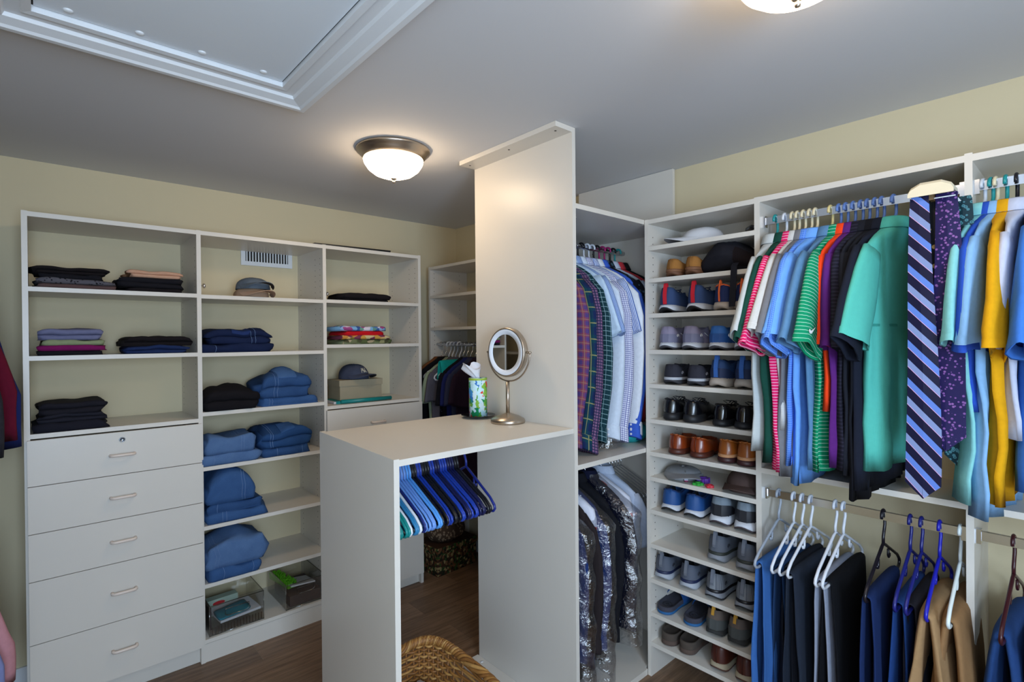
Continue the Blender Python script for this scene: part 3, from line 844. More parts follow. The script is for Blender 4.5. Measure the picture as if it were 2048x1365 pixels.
# ------------------------------------------------------------------ caps
def cap(label, loc, rz, m_c, m_b, group=None, tilt=(0, 0), h=.105, squash=1, under=None, emblem=None, name='baseball_cap', seed=0):
    """front of cap (visor) toward local -y"""
    r = thing(name, label, 'cap', loc, rz, group); r.rotation_euler = (tilt[0], tilt[1], rz)
    rings = []
    for k in range(9):
        q = k/8; a = q*PI/2; rr = []
        for j_ in range(30):
            an = 2*PI*j_/30; d = 1+.06*nz(cos(an)*2+seed, sin(an)*2, q*3)-.02*abs(sin(an*3))
            rr.append((.086*cos(an)*cos(a)**.75*d, .100*sin(an)*cos(a)**.75*d, h*squash*sin(a)**.9*(1+.05*nz(cos(an), sin(an)+seed, 2))+.002))
        rings.append(rr)
    MB().loft(rings, True, False, True).build('crown', m_c, r)
    top = []; bot = []
    for i in range(8):
        q = i/7; rt = []; rb = []
        for j_ in range(15):
            an = -PI*.90+PI*.80*j_/14
            rad = 1+.0*q
            x = .088*cos(an)*(1-.02*q); y_ = .102*sin(an)-q*.070*max(0, -sin(an))**.7
            z = .010-.018*q*0-.034*(x/.088)**2*(.35+.65*q)+.024
            rt.append((x, y_, z)); rb.append((x, y_, z-.003))
        top.append(rt); bot.append(rb)
    mb = MB(); mb.loft(top, False); mb.loft(bot, False, mi=1)
    ed = lambda g: g[0]+[l[-1] for l in g[1:]]+g[-1][::-1][1:]+[l[0] for l in g[::-1][1:-1]]
    mb.loft([ed(top), ed(bot)], True, smooth=False)
    mb.build('visor', [m_b, under or m_b], r)
    mb = MB(); mb.lathe([(.008, 0), (.007, .004), (.001, .006)], 12); mb.build('top_button', m_c, r, (0, 0, h*squash-.001))
    if emblem:
        mb = MB()
        def letter(strokes, x0, z0, s_):
            for st_ in strokes:
                mb.tube([(x0+a*s_, -(.1005+.004)*math.sqrt(max(0, 1-((z0+b*s_)/(h*squash*1.08))**2.2))-.001+.25*(x0+a*s_)**2*10*0, z0+b*s_) for a, b in st_], .0017, 5)
        letter([[(0, 0), (0, 1)], [(.6, 0), (0, .5), (.6, 1)]], -.032, .045, .024)
        letter([[(0, 0), (0, 1), (.6, 1)], [(0, .5), (.5, .5)], [(0, 0), (.6, 0)]], -.008, .045, .024)
        letter([[(0, 0), (0, 1), (.5, 1), (.55, .6), (0, .5), (.6, 0)]], .016, .045, .024)
        letter([[(0, 0), (1, 0)]], -.02, .037, .04)
        mb.build('emblem', emblem, r)
    return r
# ------------------------------------------------------------------ polo shirts, upper rod of the double hanging unit
RX, RZ = 2.15, 2.043
CREAM, HBLUE, HTEAL, HWHITE = '#e0d2ae', '#5f7fc0', '#1b8f90', '#d8dce4'
polos = [
 (.837, HTEAL, 'teal', fab('pale_grey_pique', '#c6cbca', 'h', '#bdc3c4', .006, .4), 'pale grey textured polo shirt', 'pale grey polo shirt nearest the shoe tower', .80, 0.0),
 (.803, HWHITE, 'silvery white', fab('bottle_green_knit', '#17463a'), 'bottle green polo', 'bottle green polo shirt behind the pale grey polo', .82, .0),
 (.775, CREAM, 'cream', fab('pink_stripe_knit', '#e41e66', 'h', '#f6a8c4', .0105, .28), 'pink striped polo', 'hot pink polo shirt with fine pale stripes', .86, -.02),
 (.757, CREAM, 'cream', fab('off_white_pique', '#d3d2cf', 'h', '#c8c8c6', .006, .4), 'off-white polo', 'off-white polo shirt next to the pink striped one', .70, -.01),
 (.736, CREAM, 'cream', fab('mid_grey_knit', '#75767b'), 'mid grey polo', 'plain mid grey polo shirt', .86, -.03),
 (.714, CREAM, 'cream', fab('blue_check_knit', '#4f82e0', 'check', '#7ea8f0', .008, .2), 'blue checked polo', 'bright blue polo shirt with a faint check', .83, -.04),
 (.695, CREAM, 'cream', fab('sky_blue_knit', '#6fa6ee'), 'sky blue polo', 'plain sky blue polo shirt', .88, -.05),
 (.645, '#dcc98c', 'yellowish', fab('steel_blue_knit', '#5b84ab'), 'steel blue polo', 'steel blue polo shirt beside the green striped one', .84, -.06),
 (.618, HBLUE, 'blue', fab('green_stripe_knit', '#0f8d62', 'h', '#b9e6cf', .0125, .12), 'green striped polo', 'green polo shirt with thin white stripes and a white tick mark on the sleeve', .82, -.07),
 (.596, HBLUE, 'blue', fab('orange_knit', '#ee441a'), 'orange polo', 'bright orange polo shirt between the green and purple ones', .62, -.08),
 (.573, HBLUE, 'blue', fab('purple_knit', '#5a2374'), 'purple polo', 'purple polo shirt beside the orange one', .82, -.08),
 (.550, HBLUE, 'blue', fab('black_rib_knit', '#1b1a26', 'h', '#2a2838', .012, .4), 'black ribbed polo', 'black ribbed polo shirt beside the purple one', .80, -.09),
 (.530, HBLUE, 'blue', fab('charcoal_knit', '#1e2029'), 'charcoal polo', 'charcoal polo shirt behind the black ribbed one', .84, -.10),
 (.508, HBLUE, 'blue', fab('jet_knit', '#14151c'), 'jet black polo', 'jet black polo shirt behind the teal shirt', .90, -.11),
 (.488, HBLUE, 'blue', fab('ink_knit', '#191d2b'), 'ink blue polo', 'ink blue polo shirt directly behind the teal shirt', .86, -.12),
 (.455, HBLUE, 'blue', fab('teal_linen', '#4fb3a4', 'v', '#5cbcac', .003, .4), 'teal linen shirt', 'teal linen camp shirt with a yoke seam, nearest the ties', .80, -.15),
]
WHITE_MARK = mat('white_print', '#f2f2f2', .6)
for i, (yv, hc, hn, m_, short, label, ln, rz) in enumerate(polos):
    hang((RX, yv, RZ), rz, hc, f'{hn} plastic hanger holding the {short}', 'hangers of the upper shirts')
    tk = .013 if i < 15 else .022
    slx = .29 if i not in (9, 10) else .30
    r = shirt('polo_shirt' if i < 15 else 'camp_shirt', label, 'shirt', (RX, yv, RZ), rz, m_, W=.215+.004*(i % 3), Ln=ln, sl=slx+.012*((i*7) % 3), t=tk, collar=m_, seed=i+1, group='polo shirts on the upper rod', out=.135 if i not in (9, 10, 11, 12, 13) else -.005, amp=.010, sway=0, band=m_)
    if i == 8:
        sl_ = [c for c in r.children if c.name.startswith('sleeve')][0]
        mb = MB(); pts = [(0, 0), (.006, -.008), (.016, -.010), (.046, .010), (.018, .000), (.010, .001), (.006, .006)]
        mb.prism([(a, b) for a, b in pts], 0, .0012)
        mb.xf(Matrix.Rotation(PI/2, 4, 'X'))
        near = [v.co.y for v in sl_.data.vertices if abs(v.co.x+.327) < .05 and abs(v.co.z+.44) < .06]
        mb.build('tick_mark', WHITE_MARK, sl_, (-.350, min(near)-.0005, -.440))
    if i == 15:
        MB().loft([flat_ring(.222, tk*1.02+.0015, z, 0, 0, 28, None) for z in (-.42, -.424, -.428)], True).build('yoke_seam', fab('teal_linen_seam', '#3a9587'), r)

# shirts at the right edge
R4 = [(.229, '#c9ced6', 'pale grey', fab('aqua_knit', '#86c9c8'), 'aqua shirt', 'pale aqua polo shirt right of the ties', .86, -.14, .03),
      (.211, HTEAL, 'teal', fab('cobalt_knit', '#2a50b4'), 'cobalt shirt', 'cobalt blue shirt squeezed behind the pale aqua polo', .60, -.16, .03),
      (.200, CREAM, 'cream', fab('powder_blue_knit', '#86b2dc'), 'powder blue shirt', 'powder blue polo shirt beside the yellow one', .90, -.12, .04),
      (.178, HTEAL, 'teal', fab('mustard_knit', '#dc9f12'), 'mustard shirt', 'mustard yellow polo shirt at the right edge', .84, -.06, .09),
      (.155, '#15151c', 'black', fab('cool_white_knit', '#c4c8da'), 'cool white shirt', 'cool white polo shirt right of the mustard one', .66, -.02, .05),
      (.105, HBLUE, 'blue', fab('azure_knit', '#3f78cf'), 'azure shirt', 'azure blue shirt whose sleeve enters at the right edge', .80, -.10, .13)]
for i, (yv, hc, hn, m_, short, label, ln, rz, out) in enumerate(R4):
    hang((RX, yv, RZ), rz, hc, f'{hn} plastic hanger holding the {short}', 'hangers of the upper shirts')
    shirt('polo_shirt', label, 'shirt', (RX, yv, RZ), rz, m_, W=.215, Ln=ln, sl=.30+.02*(i % 2), t=.015, collar=m_, seed=i+31, group='shirts at the right edge', out=out, amp=.013, band=m_)

# ------------------------------------------------------------------ ties on the pull-out rack
tr = thing('tie_rack', 'cream pull-out tie rack holding the neckties', 'tie rack', (2.02, .31, 2.0))
RACK = mat('rack_cream', '#ddd2b6', .4)
L_ = tr.location
mb = MB()
def oct_(x, s_, dz): return [(x-L_.x, yy-L_.y, zz-L_.z+dz) for yy, zz in ((.366, 2.002), (.360, 2.012), (.338, 2.024), (.290, 2.024), (.268, 2.012), (.262, 2.002), (.262, 1.992), (.366, 1.992))]
mb.loft([oct_(1.885, 1, -.008), oct_(1.895, 1, 0), oct_(1.95, 1, 0)], True, True, True, smooth=False); mb.build('handle_block', RACK, tr)
MB().box(1.95-L_.x, 2.40-L_.x, .296-L_.y, .332-L_.y, 1.990-L_.z, 2.012-L_.z).build('slide', RACK, tr)
MB().box(1.90-L_.x, 2.39-L_.x, .309-L_.y, .319-L_.y, 1.972-L_.z, 1.992-L_.z).build('rail', mat('rack_brown', '#6a5234', .5), tr)
TIEX = [(1.925, .338), (1.945, .318), (1.955, .287), (1.985, .276), (2.0, .300), (2.03, .262), (2.06, .268), (2.10, .262)]
for k in range(14):
    MB().tube([(1.915+.018*k-L_.x, .262-L_.y, 1.978-L_.z), (1.915+.018*k-L_.x, .366-L_.y, 1.978-L_.z)], .0018, 6).build('tie_pin', TRIM, tr)
def tie(label, x, yv, z0, z1, w0, w1, m_, seed=0, tail=.12, rz=0):
    r = thing('necktie', label, 'necktie', (x, yv, z0), rz, 'neckties on the rack')
    def blade(w0_, w1_, L, off, nm, xo):
        rows = []
        for k in range(15):
            q = k/14; z = -q*(L-w1_*.5); hw = (w0_+(w1_-w0_)*min(1, q*1.15)**.9)/2
            y0 = .004*sin(q*5+seed)
            rows.append([(xo-.0016-.002*sin(q*7+seed), y0-hw, z), (xo-.004, y0, z), (xo-.0016, y0+hw, z), (xo+.0015, y0+hw, z), (xo+.0025, y0, z), (xo+.0015, y0-hw, z)])
        tipz = -L; e_ = rows[-1]
        rows.append([(e_[i][0], e_[1][1]+(e_[i][1]-e_[1][1])*.03, tipz) for i in range(6)])
        # planar cloth coordinates
        mb = MB(); o = 0
        mb.loft(rows, True, True, True, smooth=False)
        mb.uv = [[(mb.v[i][1], mb.v[i][2]) for i in f] for f in mb.f]
        return mb.build(nm, m_, r)
    blade(w0, w1, z0-z1, 0, 'blade', 0)
    blade(w0*.8, w1*.5, (z0-z1)-tail, 0, 'tail', .010)
    # loop over the pin
    MB().box(-.003, .013, -w0/2, w0/2, -.002, .006).build('fold', m_, r)
    return r
tie('navy necktie with broad light and mid blue diagonal stripes', 1.905, .338, 1.984, 1.112, .044, .084, fab('tie_stripe', '#141433', 'diag', '#8090bc', .112, 1.15, '#d8a8d0', rough=.45, bump=.1), 1)
tie('black necktie with scattered gold dots behind the striped one', 1.940, .312, 1.984, 1.23, .040, .080, fab('tie_gold', '#15171c', 'floral', '#b9935a', .030, .22, rough=.5, bump=.1), 2)
tie('indigo necktie covered with small pink flowers', 1.925, .283, 1.984, 1.255, .048, .088, fab('tie_flower', '#20184a', 'floral', '#7a5092', .0095, .34, '#a878a4', rough=.5, bump=.1), 3)
tie('dark teal necktie with small ring pattern', 2.01, .262, 1.984, 1.19, .042, .08, fab('tie_ring', '#123038', 'floral', '#4b7f88', .011, .38, '#123038', rough=.5, bump=.1), 4)
tie('bright blue necktie behind the dark teal one', 2.06, .272, 1.984, 1.20, .042, .08, fab('tie_blue', '#2b4fb0', 'h', '#1b2f78', .01, .4, rough=.5, bump=.1), 5)
tie('deep maroon necktie at the back of the rack', 2.10, .275, 1.984, 1.17, .042, .08, fab('tie_maroon', '#3a1526', 'floral', '#7a3a4c', .01, .3, rough=.5, bump=.1), 6)

# ------------------------------------------------------------------ trousers, lower rod
LZ = .972
tr_l = [
 (.833, '#9aa2ae', 'grey', 'blue trousers', fab('denim_blue_twill', '#3a68a6', 'v', '#3560a0', .004, .5), 'bright blue trousers hanging next to the shoe tower', .125, -.02),
 (.778, HWHITE, 'white', 'slate navy trousers', fab('slate_navy_twill', '#1d3558'), 'slate navy trousers beside the bright blue pair', .12, .0),
 (.748, HWHITE, 'white', 'near-black trousers', fab('near_black_twill', '#191c26'), 'near-black trousers between slate navy and charcoal pairs', .13, -.02),
 (.718, HWHITE, 'white', 'charcoal trousers', fab('charcoal_twill', '#222936'), 'charcoal trousers left of the light grey pair', .14, -.03),
 (.636, HWHITE, 'white', 'light grey trousers', fab('light_grey_twill', '#8d93a4'), 'light grey trousers with a pale seam', .14, .0),
 (.610, HWHITE, 'white', 'jet black trousers', fab('jet_black_wool', '#0c0d12'), 'jet black dress trousers right of the light grey pair', .15, -.02),
 (.490, '#17131c', 'black', 'navy blue trousers', fab('navy_wool', '#1a2c58'), 'navy blue trousers on the black hanger', .14, -.01),
 (.415, '#1a2070', 'navy', 'royal navy trousers', fab('royal_navy_cotton', '#1d3c74'), 'royal navy trousers right of the navy blue pair', .13, .0),
 (.385, '#1a2070', 'navy', 'dark grey trousers', fab('dark_grey_wool', '#24232b'), 'dark grey trousers left of the tan pair', .14, -.01),
 (.338, '#1b1fae', 'bright blue', 'tan chinos', fab('tan_chino', '#a1805a'), 'tan chinos on the bright blue hanger', .15, .0),
 (.287, '#dfe8e6', 'white', 'camel chinos', fab('camel_chino', '#8f6c48'), 'camel brown chinos beside the divider panel', .15, .0)]
for i, (yv, hc, hn, short, m_, label, hu, rz) in enumerate(tr_l):
    hang((RX, yv, LZ), rz, hc, f'{hn} plastic hanger carrying the {short}', 'hangers of the trousers')
    pants('trousers', label, (RX, yv, LZ), rz, m_, hu=hu+.03, L1=.56+.03*(i % 4), L2=.55+.02*(i % 3), seed=i+3, group='trousers on the lower rod', spread=.018 if i not in (9, 10) else .05, tk=.008 if i < 9 else .016, amp=.008 if i < 9 else .014, off=.02*((i % 3)-1))
hang((RX, .165, LZ), -.05, '#3a1018', 'maroon plastic hanger carrying the indigo trousers', 'hangers of the trousers')
pants('trousers', 'indigo trousers on the maroon hanger at the right edge', (RX, .165, LZ), -.08, fab('indigo_cotton', '#223f70'), hu=.165, L1=.62, L2=.6, seed=77, spread=.05, tk=.016, amp=.014)
hang((RX, .108, LZ), -.0, '#2a8fa0', 'teal plastic hanger carrying the blue-grey trousers', 'hangers of the trousers')
pants('trousers', 'blue-grey trousers cut off by the right edge', (RX, .108, LZ), 0, fab('blue_grey_cotton', '#7f8fae'), hu=.165, L1=.62, L2=.6, seed=78, spread=.03, tk=.012)

# ------------------------------------------------------------------ dress shirts in the bay (rod along x)
BY, BZ = 1.735, 2.048
bay_l = [
 (1.745, 'w', fab('red_plaid', '#83404f', 'plaid', '#4c3a72', .034, .5, '#94705c'), 'red and purple plaid shirt', 'red and purple plaid shirt, leftmost in the bay', 1, .0),
 (1.790, 'w', fab('green_plaid', '#123f4a', 'plaid', '#15244e', .07, .5, '#86865c'), 'dark green plaid shirt', 'dark green and navy plaid shirt with yellow lines', 1, .02),
 (1.838, 'w', fab('maroon_check', '#7a5878', 'check', '#232848', .013, .3), 'maroon checked shirt', 'maroon and navy small-checked shirt', 1, .02),
 (1.880, 'w', fab('green_window', '#14343c', 'check', '#8fb0b8', .022, .08), 'dark green windowpane shirt', 'dark green shirt with a white windowpane check', 1, -.02),
 (1.915, 'w', fab('ice_blue_cotton', '#bcd3ea'), 'ice blue shirt', 'ice blue short-sleeved shirt', 0, .03),
 (1.955, 'w', fab('blue_pinstripe', '#9fb6dc', 'v', '#4a66a6', .005, .35), 'blue pinstripe shirt', 'fine blue pinstripe short-sleeved shirt behind the ice blue one', 0, .0),
 (1.992, 'w', fab('white_cotton', '#ccd8e8'), 'white dress shirt', 'plain white long-sleeved dress shirt', 1, .04),
 (2.040, '#101014', fab('white_grid', '#d6d9ea', 'check', '#4a4f96', .0095, .2), 'white grid shirt', 'white shirt with a small violet grid check', 1, .04),
 (2.085, HWHITE, fab('blue_bengal', '#dfe6f4', 'v', '#3f62b4', .008, .5), 'blue and white striped shirt', 'blue and white striped shirt between grid and solid blue', 0, .02),
 (2.125, HWHITE, fab('chalk_white', '#dde2ea'), 'chalk white shirt', 'chalk white shirt edge beside the solid blue shirt', 1, .02),
 (2.165, '#101014', fab('cornflower', '#3b5fc0'), 'cornflower blue shirt', 'solid cornflower blue dress shirt near the shoe tower', 1, .05),
 (2.210, '#9c1f62', fab('black_print', '#14161f', 'floral', '#37505c', .03, .35), 'black print shirt', 'black shirt with a faint print behind the cornflower one', 0, .04),
 (2.255, '#9c1f62', fab('silver_knit', '#b4bccc'), 'silver grey shirt', 'silver grey short-sleeved shirt at the back of the bay', 0, .04),
 (2.300, '#101014', fab('red_sleeved', '#b5343c'), 'red shirt', 'red shirt at the right end of the bay', 0, .05),
 (2.345, HTEAL, fab('dark_olive_knit', '#16181c'), 'black shirt', 'black shirt against the right panel of the bay', 0, .04)]
for i, (x, hc, m_, short, label, lg, rz) in enumerate(bay_l):
    hang((x, BY, BZ), PI/2+rz, hc, ('thin wire' if hc == 'w' else 'plastic')+f' hanger holding the {short}', 'hangers in the bay', hc == 'w')
    kw = dict(long=True, sl=.79+.02*(i % 3), buttons=True) if lg else dict(long=False, sl=.27, out=.07)
    shirt('dress_shirt', label, 'shirt', (x, BY, BZ), PI/2+rz, m_, W=.215, Ln=.80, t=.018, collar=m_, seed=i+51, group='shirts in the bay', amp=.010, cuff=m_, **kw)
# a crumpled clear bag below the shirts, teal cloth behind
CLEAR = clear('clear_film', (.93, .94, .96), .24, .16, .025)
def film(name, label, loc, rz, W, Ln, t, seed, z0=-.08, bot=1.0, cat='garment bag', group='clear garment bags'):
    r = thing(name, label, cat, loc, rz, group); rings = []
    K = 60
    for k in range(K+1):
        q = k/K; z = z0-q*Ln
        hw = W*min(1, .22+q*4.2)*(1+.04*nz(seed, q*6, 0))*(1+(bot-1)*q); tt = t*min(1, .5+q*3)
        rg_ = []
        for j_ in range(72):
            a = 2*PI*j_/72; u = hw*sgp(cos(a), .6); v = tt*sgp(sin(a), .7)
            d = 1+.30*(.5-abs(nz(u*11+seed, v*8+(3 if sin(a) > 0 else 0), z*6)))+.22*(.4-abs(nz(u*26, seed+(5 if sin(a) > 0 else 0), z*17)))
            rg_.append((u*(1+.06*nz(z*12, seed, a)), v*d+.010*(.4-abs(nz(u*22, z*15, seed)))*sgp(sin(a), .3), z))
        rings.append(rg_)
    MB().loft(rings, True, False, False).build('film', CLEAR, r)
    return r
film('plastic_bag', 'crumpled clear plastic bag under the violet grid shirt', (2.03, 1.56, 1.205), .3, .07, .13, .05, 5, 0, 1.3, 'bag', None)
blob = MB()
rings = []
for k in range(7):
    q = k/6; rings.append([((.11*cos(2*PI*j/20))*sin(PI*(.12+.76*q))**.6, .06*sin(2*PI*j/20)*sin(PI*(.12+.76*q))**.6, .085*q*(1+.15*nz(j, k, 4))) for j in range(20)])
o = blob.loft(rings, True, True, True).build('folded_towel', fab('teal_terry', '#2a9fa2'), None, (2.22, 1.56, 1.0675)); tag(o, 'folded teal cloth on the bay shelf under the cornflower shirt', 'towel')

# suits below
SUITZ = .988
suits = [(1.72, fab('royal_suit', '#1d3163'), 'royal blue suit jacket, leftmost below the bay shelf', .80, .0),
         (1.80, fab('brown_suit', '#2a2324'), 'dark brown suit jacket beside the royal blue one', .83, .02),
         (1.88, fab('blue_suit', '#24407c'), 'mid blue suit jacket in the wrinkled clear bag', .84, .03),
         (1.97, fab('black_suit', '#15161c'), 'black suit jacket behind the mid blue one', .82, .02),
         (2.06, fab('midnight_suit', '#10152e'), 'midnight navy suit jacket by the shoe tower', .70, .04),
         (2.19, fab('ivory_shirt_cloth', '#b9c4d8'), 'pale blue-white shirt at the back of the lower bay', .40, .05)]
for i, (x, m_, label, ln, rz) in enumerate(suits):
    hang((x, BY, SUITZ), PI/2+rz, 'w', 'thin wire hanger of the '+label.split(',')[0].split(' beside')[0].split(' in ')[0].split(' behind')[0].split(' by ')[0].split(' at ')[0], 'hangers of the suits', True)
    shirt('suit_jacket' if i < 5 else 'dress_shirt', label, 'jacket' if i < 5 else 'shirt', (x, BY, SUITZ), PI/2+rz, m_, W=.215, Ln=ln, sl=.66 if i < 5 else .25, long=i < 5, t=.028, collar=m_, seed=i+91, group='suits below the shelf', cuff=m_, amp=.010)
for i, x in enumerate((2.26, 2.285, 2.31, 2.335, 2.36)):
    hang((x, BY, SUITZ), PI/2+.05, 'w', 'bare wire hanger at the right end of the lower bay rod', 'bare wire hangers in the bay', True)
film('garment_bag', 'clear bag over the royal blue suit jacket', (1.735, BY, SUITZ), PI/2, .305, .86, .052, 1)
film('garment_bag', 'shiny wrinkled clear bag over the mid blue suit jacket', (1.88, BY, SUITZ), PI/2+.03, .308, .88, .058, 2, bot=.97)
film('garment_bag', 'clear bag over the midnight navy suit jacket', (2.06, BY, SUITZ), PI/2+.04, .308, .76, .055, 3)
PAPER = fab('printed_paper', '#d9dcea', 'floral', '#c0323c', .05, .24, rough=.6, bump=.1)
for x, rz, sd, lb in ((1.845, .03, 1, 'white paper shoulder cover with red print on the mid blue suit'), (2.115, .04, 2, 'white paper shoulder cover with one red print beside the wire hangers')):
    r = thing('paper_cover', lb, 'paper cover', (x, BY, SUITZ), PI/2+rz)
    MB().loft([flat_ring(hw, tt, z, 0, 0, 28) for z, hw, tt in ((-.090, .035, .03), (-.115, .10, .033), (-.145, .17, .034), (-.175, .222, .034), (-.215, .235, .036), (-.27, .238, .038))]).build('cover', PAPER, r)

# ------------------------------------------------------------------ spare hangers below the counter
cols = []
sp_cols = [('#178a86', 'teal')]*5+[('#e4e8ee', 'white')]*1+[('#2f7fb0', 'turquoise blue')]*2+[('#e4e8ee', 'white')]*1+[('#1a2a70', 'navy')]*1+[('#6f9be0', 'periwinkle')]*4+[('#5aa0e8', 'sky blue')]*2+[('#14151c', 'black')]*2+[('#1c3ca0', 'cobalt blue')]*2+[('#14151c', 'black')]*3+[('#1c3ca0', 'cobalt blue')]*2+[('#141a48', 'midnight blue')]*2+[('#1c3ca0', 'cobalt blue')]*3+[('#141a48', 'midnight blue')]*3+[('#14151c', 'black')]*2+[('#1a2a80', 'navy')]*1
N = len(sp_cols)
for i, (c, nme) in enumerate(sp_cols):
    x = .875+(1.275-.875)*i/(N-2) if i < N-1 else 1.318
    lb = f'{nme} plastic hanger on the packed rod under the counter' if i < N-1 else 'lone navy plastic hanger at the tower end of the counter rod'
    hang((x, 1.75, 1.158), PI/2+(.02*sin(i*2.3) if i < N-1 else -.10)+.0, c, lb, f'{nme} spare hangers under the counter' if i < N-1 else None)

# ------------------------------------------------------------------ corner unit clothes
CX, CZ = 2.16, 1.550
corner = [(3.150, 'w', fab('russet_cord', '#7a4a2a'), 'russet brown dress', 'russet brown dress at the far end of the corner rod', .95, 0),
          (3.105, 'w', fab('corner_black', '#101014'), 'black dress', 'black dress beside the russet one in the corner', .95, 0),
          (3.055, '#cfd3dc', fab('burgundy_print', '#2c1a26', 'floral', '#7c3040', .03, .3), 'dark blouse', 'dark skirt with burgundy print over a white hanger in the corner', .85, 0),
          (3.015, '#cfd3dc', fab('sage_cloth', '#8f9a80'), 'sage top', 'sage green top in the corner unit', .92, 0),
          (2.975, '#9aa4b8', fab('ash_cloth', '#55535e'), 'ash grey top', 'ash grey top in the corner unit', .92, 0),
          (2.930, '#cfd3dc', fab('navy_leopard', '#14131f', 'floral', '#454464', .014, .33), 'spotted navy dress', 'navy skirt with grey spots over a white hanger in the corner', .92, 0),
          (2.890, 'w', fab('teal_cloth', '#139a94'), 'teal top', 'bright teal shawl folded over a hanger on the corner rod', .24, 0),
          (2.850, 'w', fab('corner_ink', '#0f1018'), 'ink black dress', 'ink black dress right of the spotted navy one', .95, 0),
          (2.805, 'w', fab('corner_navy', '#1a2258'), 'navy dress', 'plain navy dress in the corner unit', .95, 0),
          (2.755, 'w', fab('corner_slate', '#2c3048'), 'slate dress', 'slate blue dress in the corner unit', .95, 0),
          (2.700, 'w', fab('corner_plum', '#231526'), 'plum dress', 'dark plum dress nearest the tower panel in the corner', .95, 0),
          (2.30, 'w', fab('corner_mauve', '#6d6570'), 'mauve robe', 'long mauve grey robe whose hem shows below the counter', 1.36, 0)]
for i, (yv, hc, m_, short, label, ln, rz) in enumerate(corner):
    hang((CX, yv, CZ), rz, hc, ('thin wire' if hc == 'w' else 'pale plastic')+f' hanger holding the {short}', 'hangers in the corner unit', hc == 'w')
    if short in ('dark blouse', 'spotted navy dress', 'teal top'):
        lk = .62 if short != 'teal top' else .11
        pants('draped_skirt' if lk > .3 else 'shawl', label, (CX, yv, CZ), rz, m_, hu=.15 if lk > .3 else .20, L1=lk, L2=lk, seed=i+121, group='clothes in the corner unit', spread=.02, cat='skirt' if lk > .3 else 'shawl', zb=-.237 if lk > .3 else -.125, tk=.009)
        continue
    shirt('dress' if 'dress' in short else ('robe' if 'robe' in short else 'blouse'), label, 'dress' if 'dress' in short else ('robe' if 'robe' in short else 'blouse'), (CX, yv, CZ), rz, m_, W=.205, Ln=ln, sl=.20, t=.018 if i < 11 else .05, collar=None, seed=i+121, group='clothes in the corner unit', out=.015, both=False)
FLOR = fab('floral_quilt', '#241a12', 'multi', '#5a3a20', .016, ['#2f4a22', '#8a7a52', '#3a2416', '#6a4a30'], '#1a2414')
o = thing('storage_box', 'floral patterned fabric box on the floor in the corner', 'box', (2.13, 3.06, 0), .06)
MB().box(-.17, .17, -.115, .115, 0, .16).build('body', FLOR, o)
MB().loft([[(x*s_, y_*s_, z) for x, y_ in ((-.178, -.122), (.178, -.122), (.178, .122), (-.178, .122))] for s_, z in ((1.0, .15), (1.01, .16), (1.0, .185), (.97, .19))], True, False, True, smooth=False).build('lid', FLOR, o)
rings = []
for k in range(9):
    q = k/8; rings.append([(.15*cos(2*PI*j/28)*sin(PI*(.1+.8*q))**.5*(1+.18*nz(cos(2*PI*j/28)*2, sin(2*PI*j/28)*2, q*3)), .10*sin(2*PI*j/28)*sin(PI*(.1+.8*q))**.5*(1+.18*nz(cos(2*PI*j/28)*2, sin(2*PI*j/28)*2, q*3+9)), .13*q*(1+.35*nz(cos(2*PI*j/28)*1.5, sin(2*PI*j/28)*1.5, 7))) for j in range(28)])
o = MB().loft(rings, True, True, True).build('knit_scarf', fab('taupe_knit', '#4a3a2e', 'floral', '#8a7660', .02, .4), None, (2.12, 3.05, .19)); tag(o, 'bundled taupe knit scarf on top of the floral box', 'scarf')

# ------------------------------------------------------------------ left wall clothes
LX = -.335
left = [(2.42, 1.995, fab('left_black', '#1b1a20', 'heather', '#34343c', 60), 'charcoal sweater', 'charcoal sweater at the left edge, upper rod', .70, 1.33),
        (2.56, 1.995, fab('left_maroon', '#5c0c24'), 'maroon dress', 'maroon flared dress at the left edge', .67, 1.50),
        (2.68, 1.995, fab('left_navy', '#1c2a66'), 'navy coat', 'navy coat behind the maroon dress at the left edge', .70, 1.54),
        (2.44, 1.035, fab('left_lavender', '#7f86b4'), 'lavender skirt', 'lavender garment at the left edge, lower rod', .58, 1.30),
        (2.55, 1.035, fab('left_pink', '#c88f98'), 'pink dress', 'dusty pink garment at the left edge, lower rod', .56, 1.42),
        (2.70, 1.035, fab('left_plum', '#2c1030'), 'plum dress', 'plum garment behind the dusty pink one', .60, 1.3)]
for i, (yv, z, m_, short, label, ln, lg) in enumerate(left):
    hang((LX, yv, z), 0, '#1a1a20', f'black hanger of the {short}', 'hangers on the left wall')
    shirt('dress' if 'dress' in short else ('sweater' if 'sweater' in short else 'garment'), label, 'clothing', (LX, yv, z), 0, m_, W=.19, Ln=ln, t=.03, collar=None, seed=i+151, group='clothes on the left wall', both='none', hemw=lg)
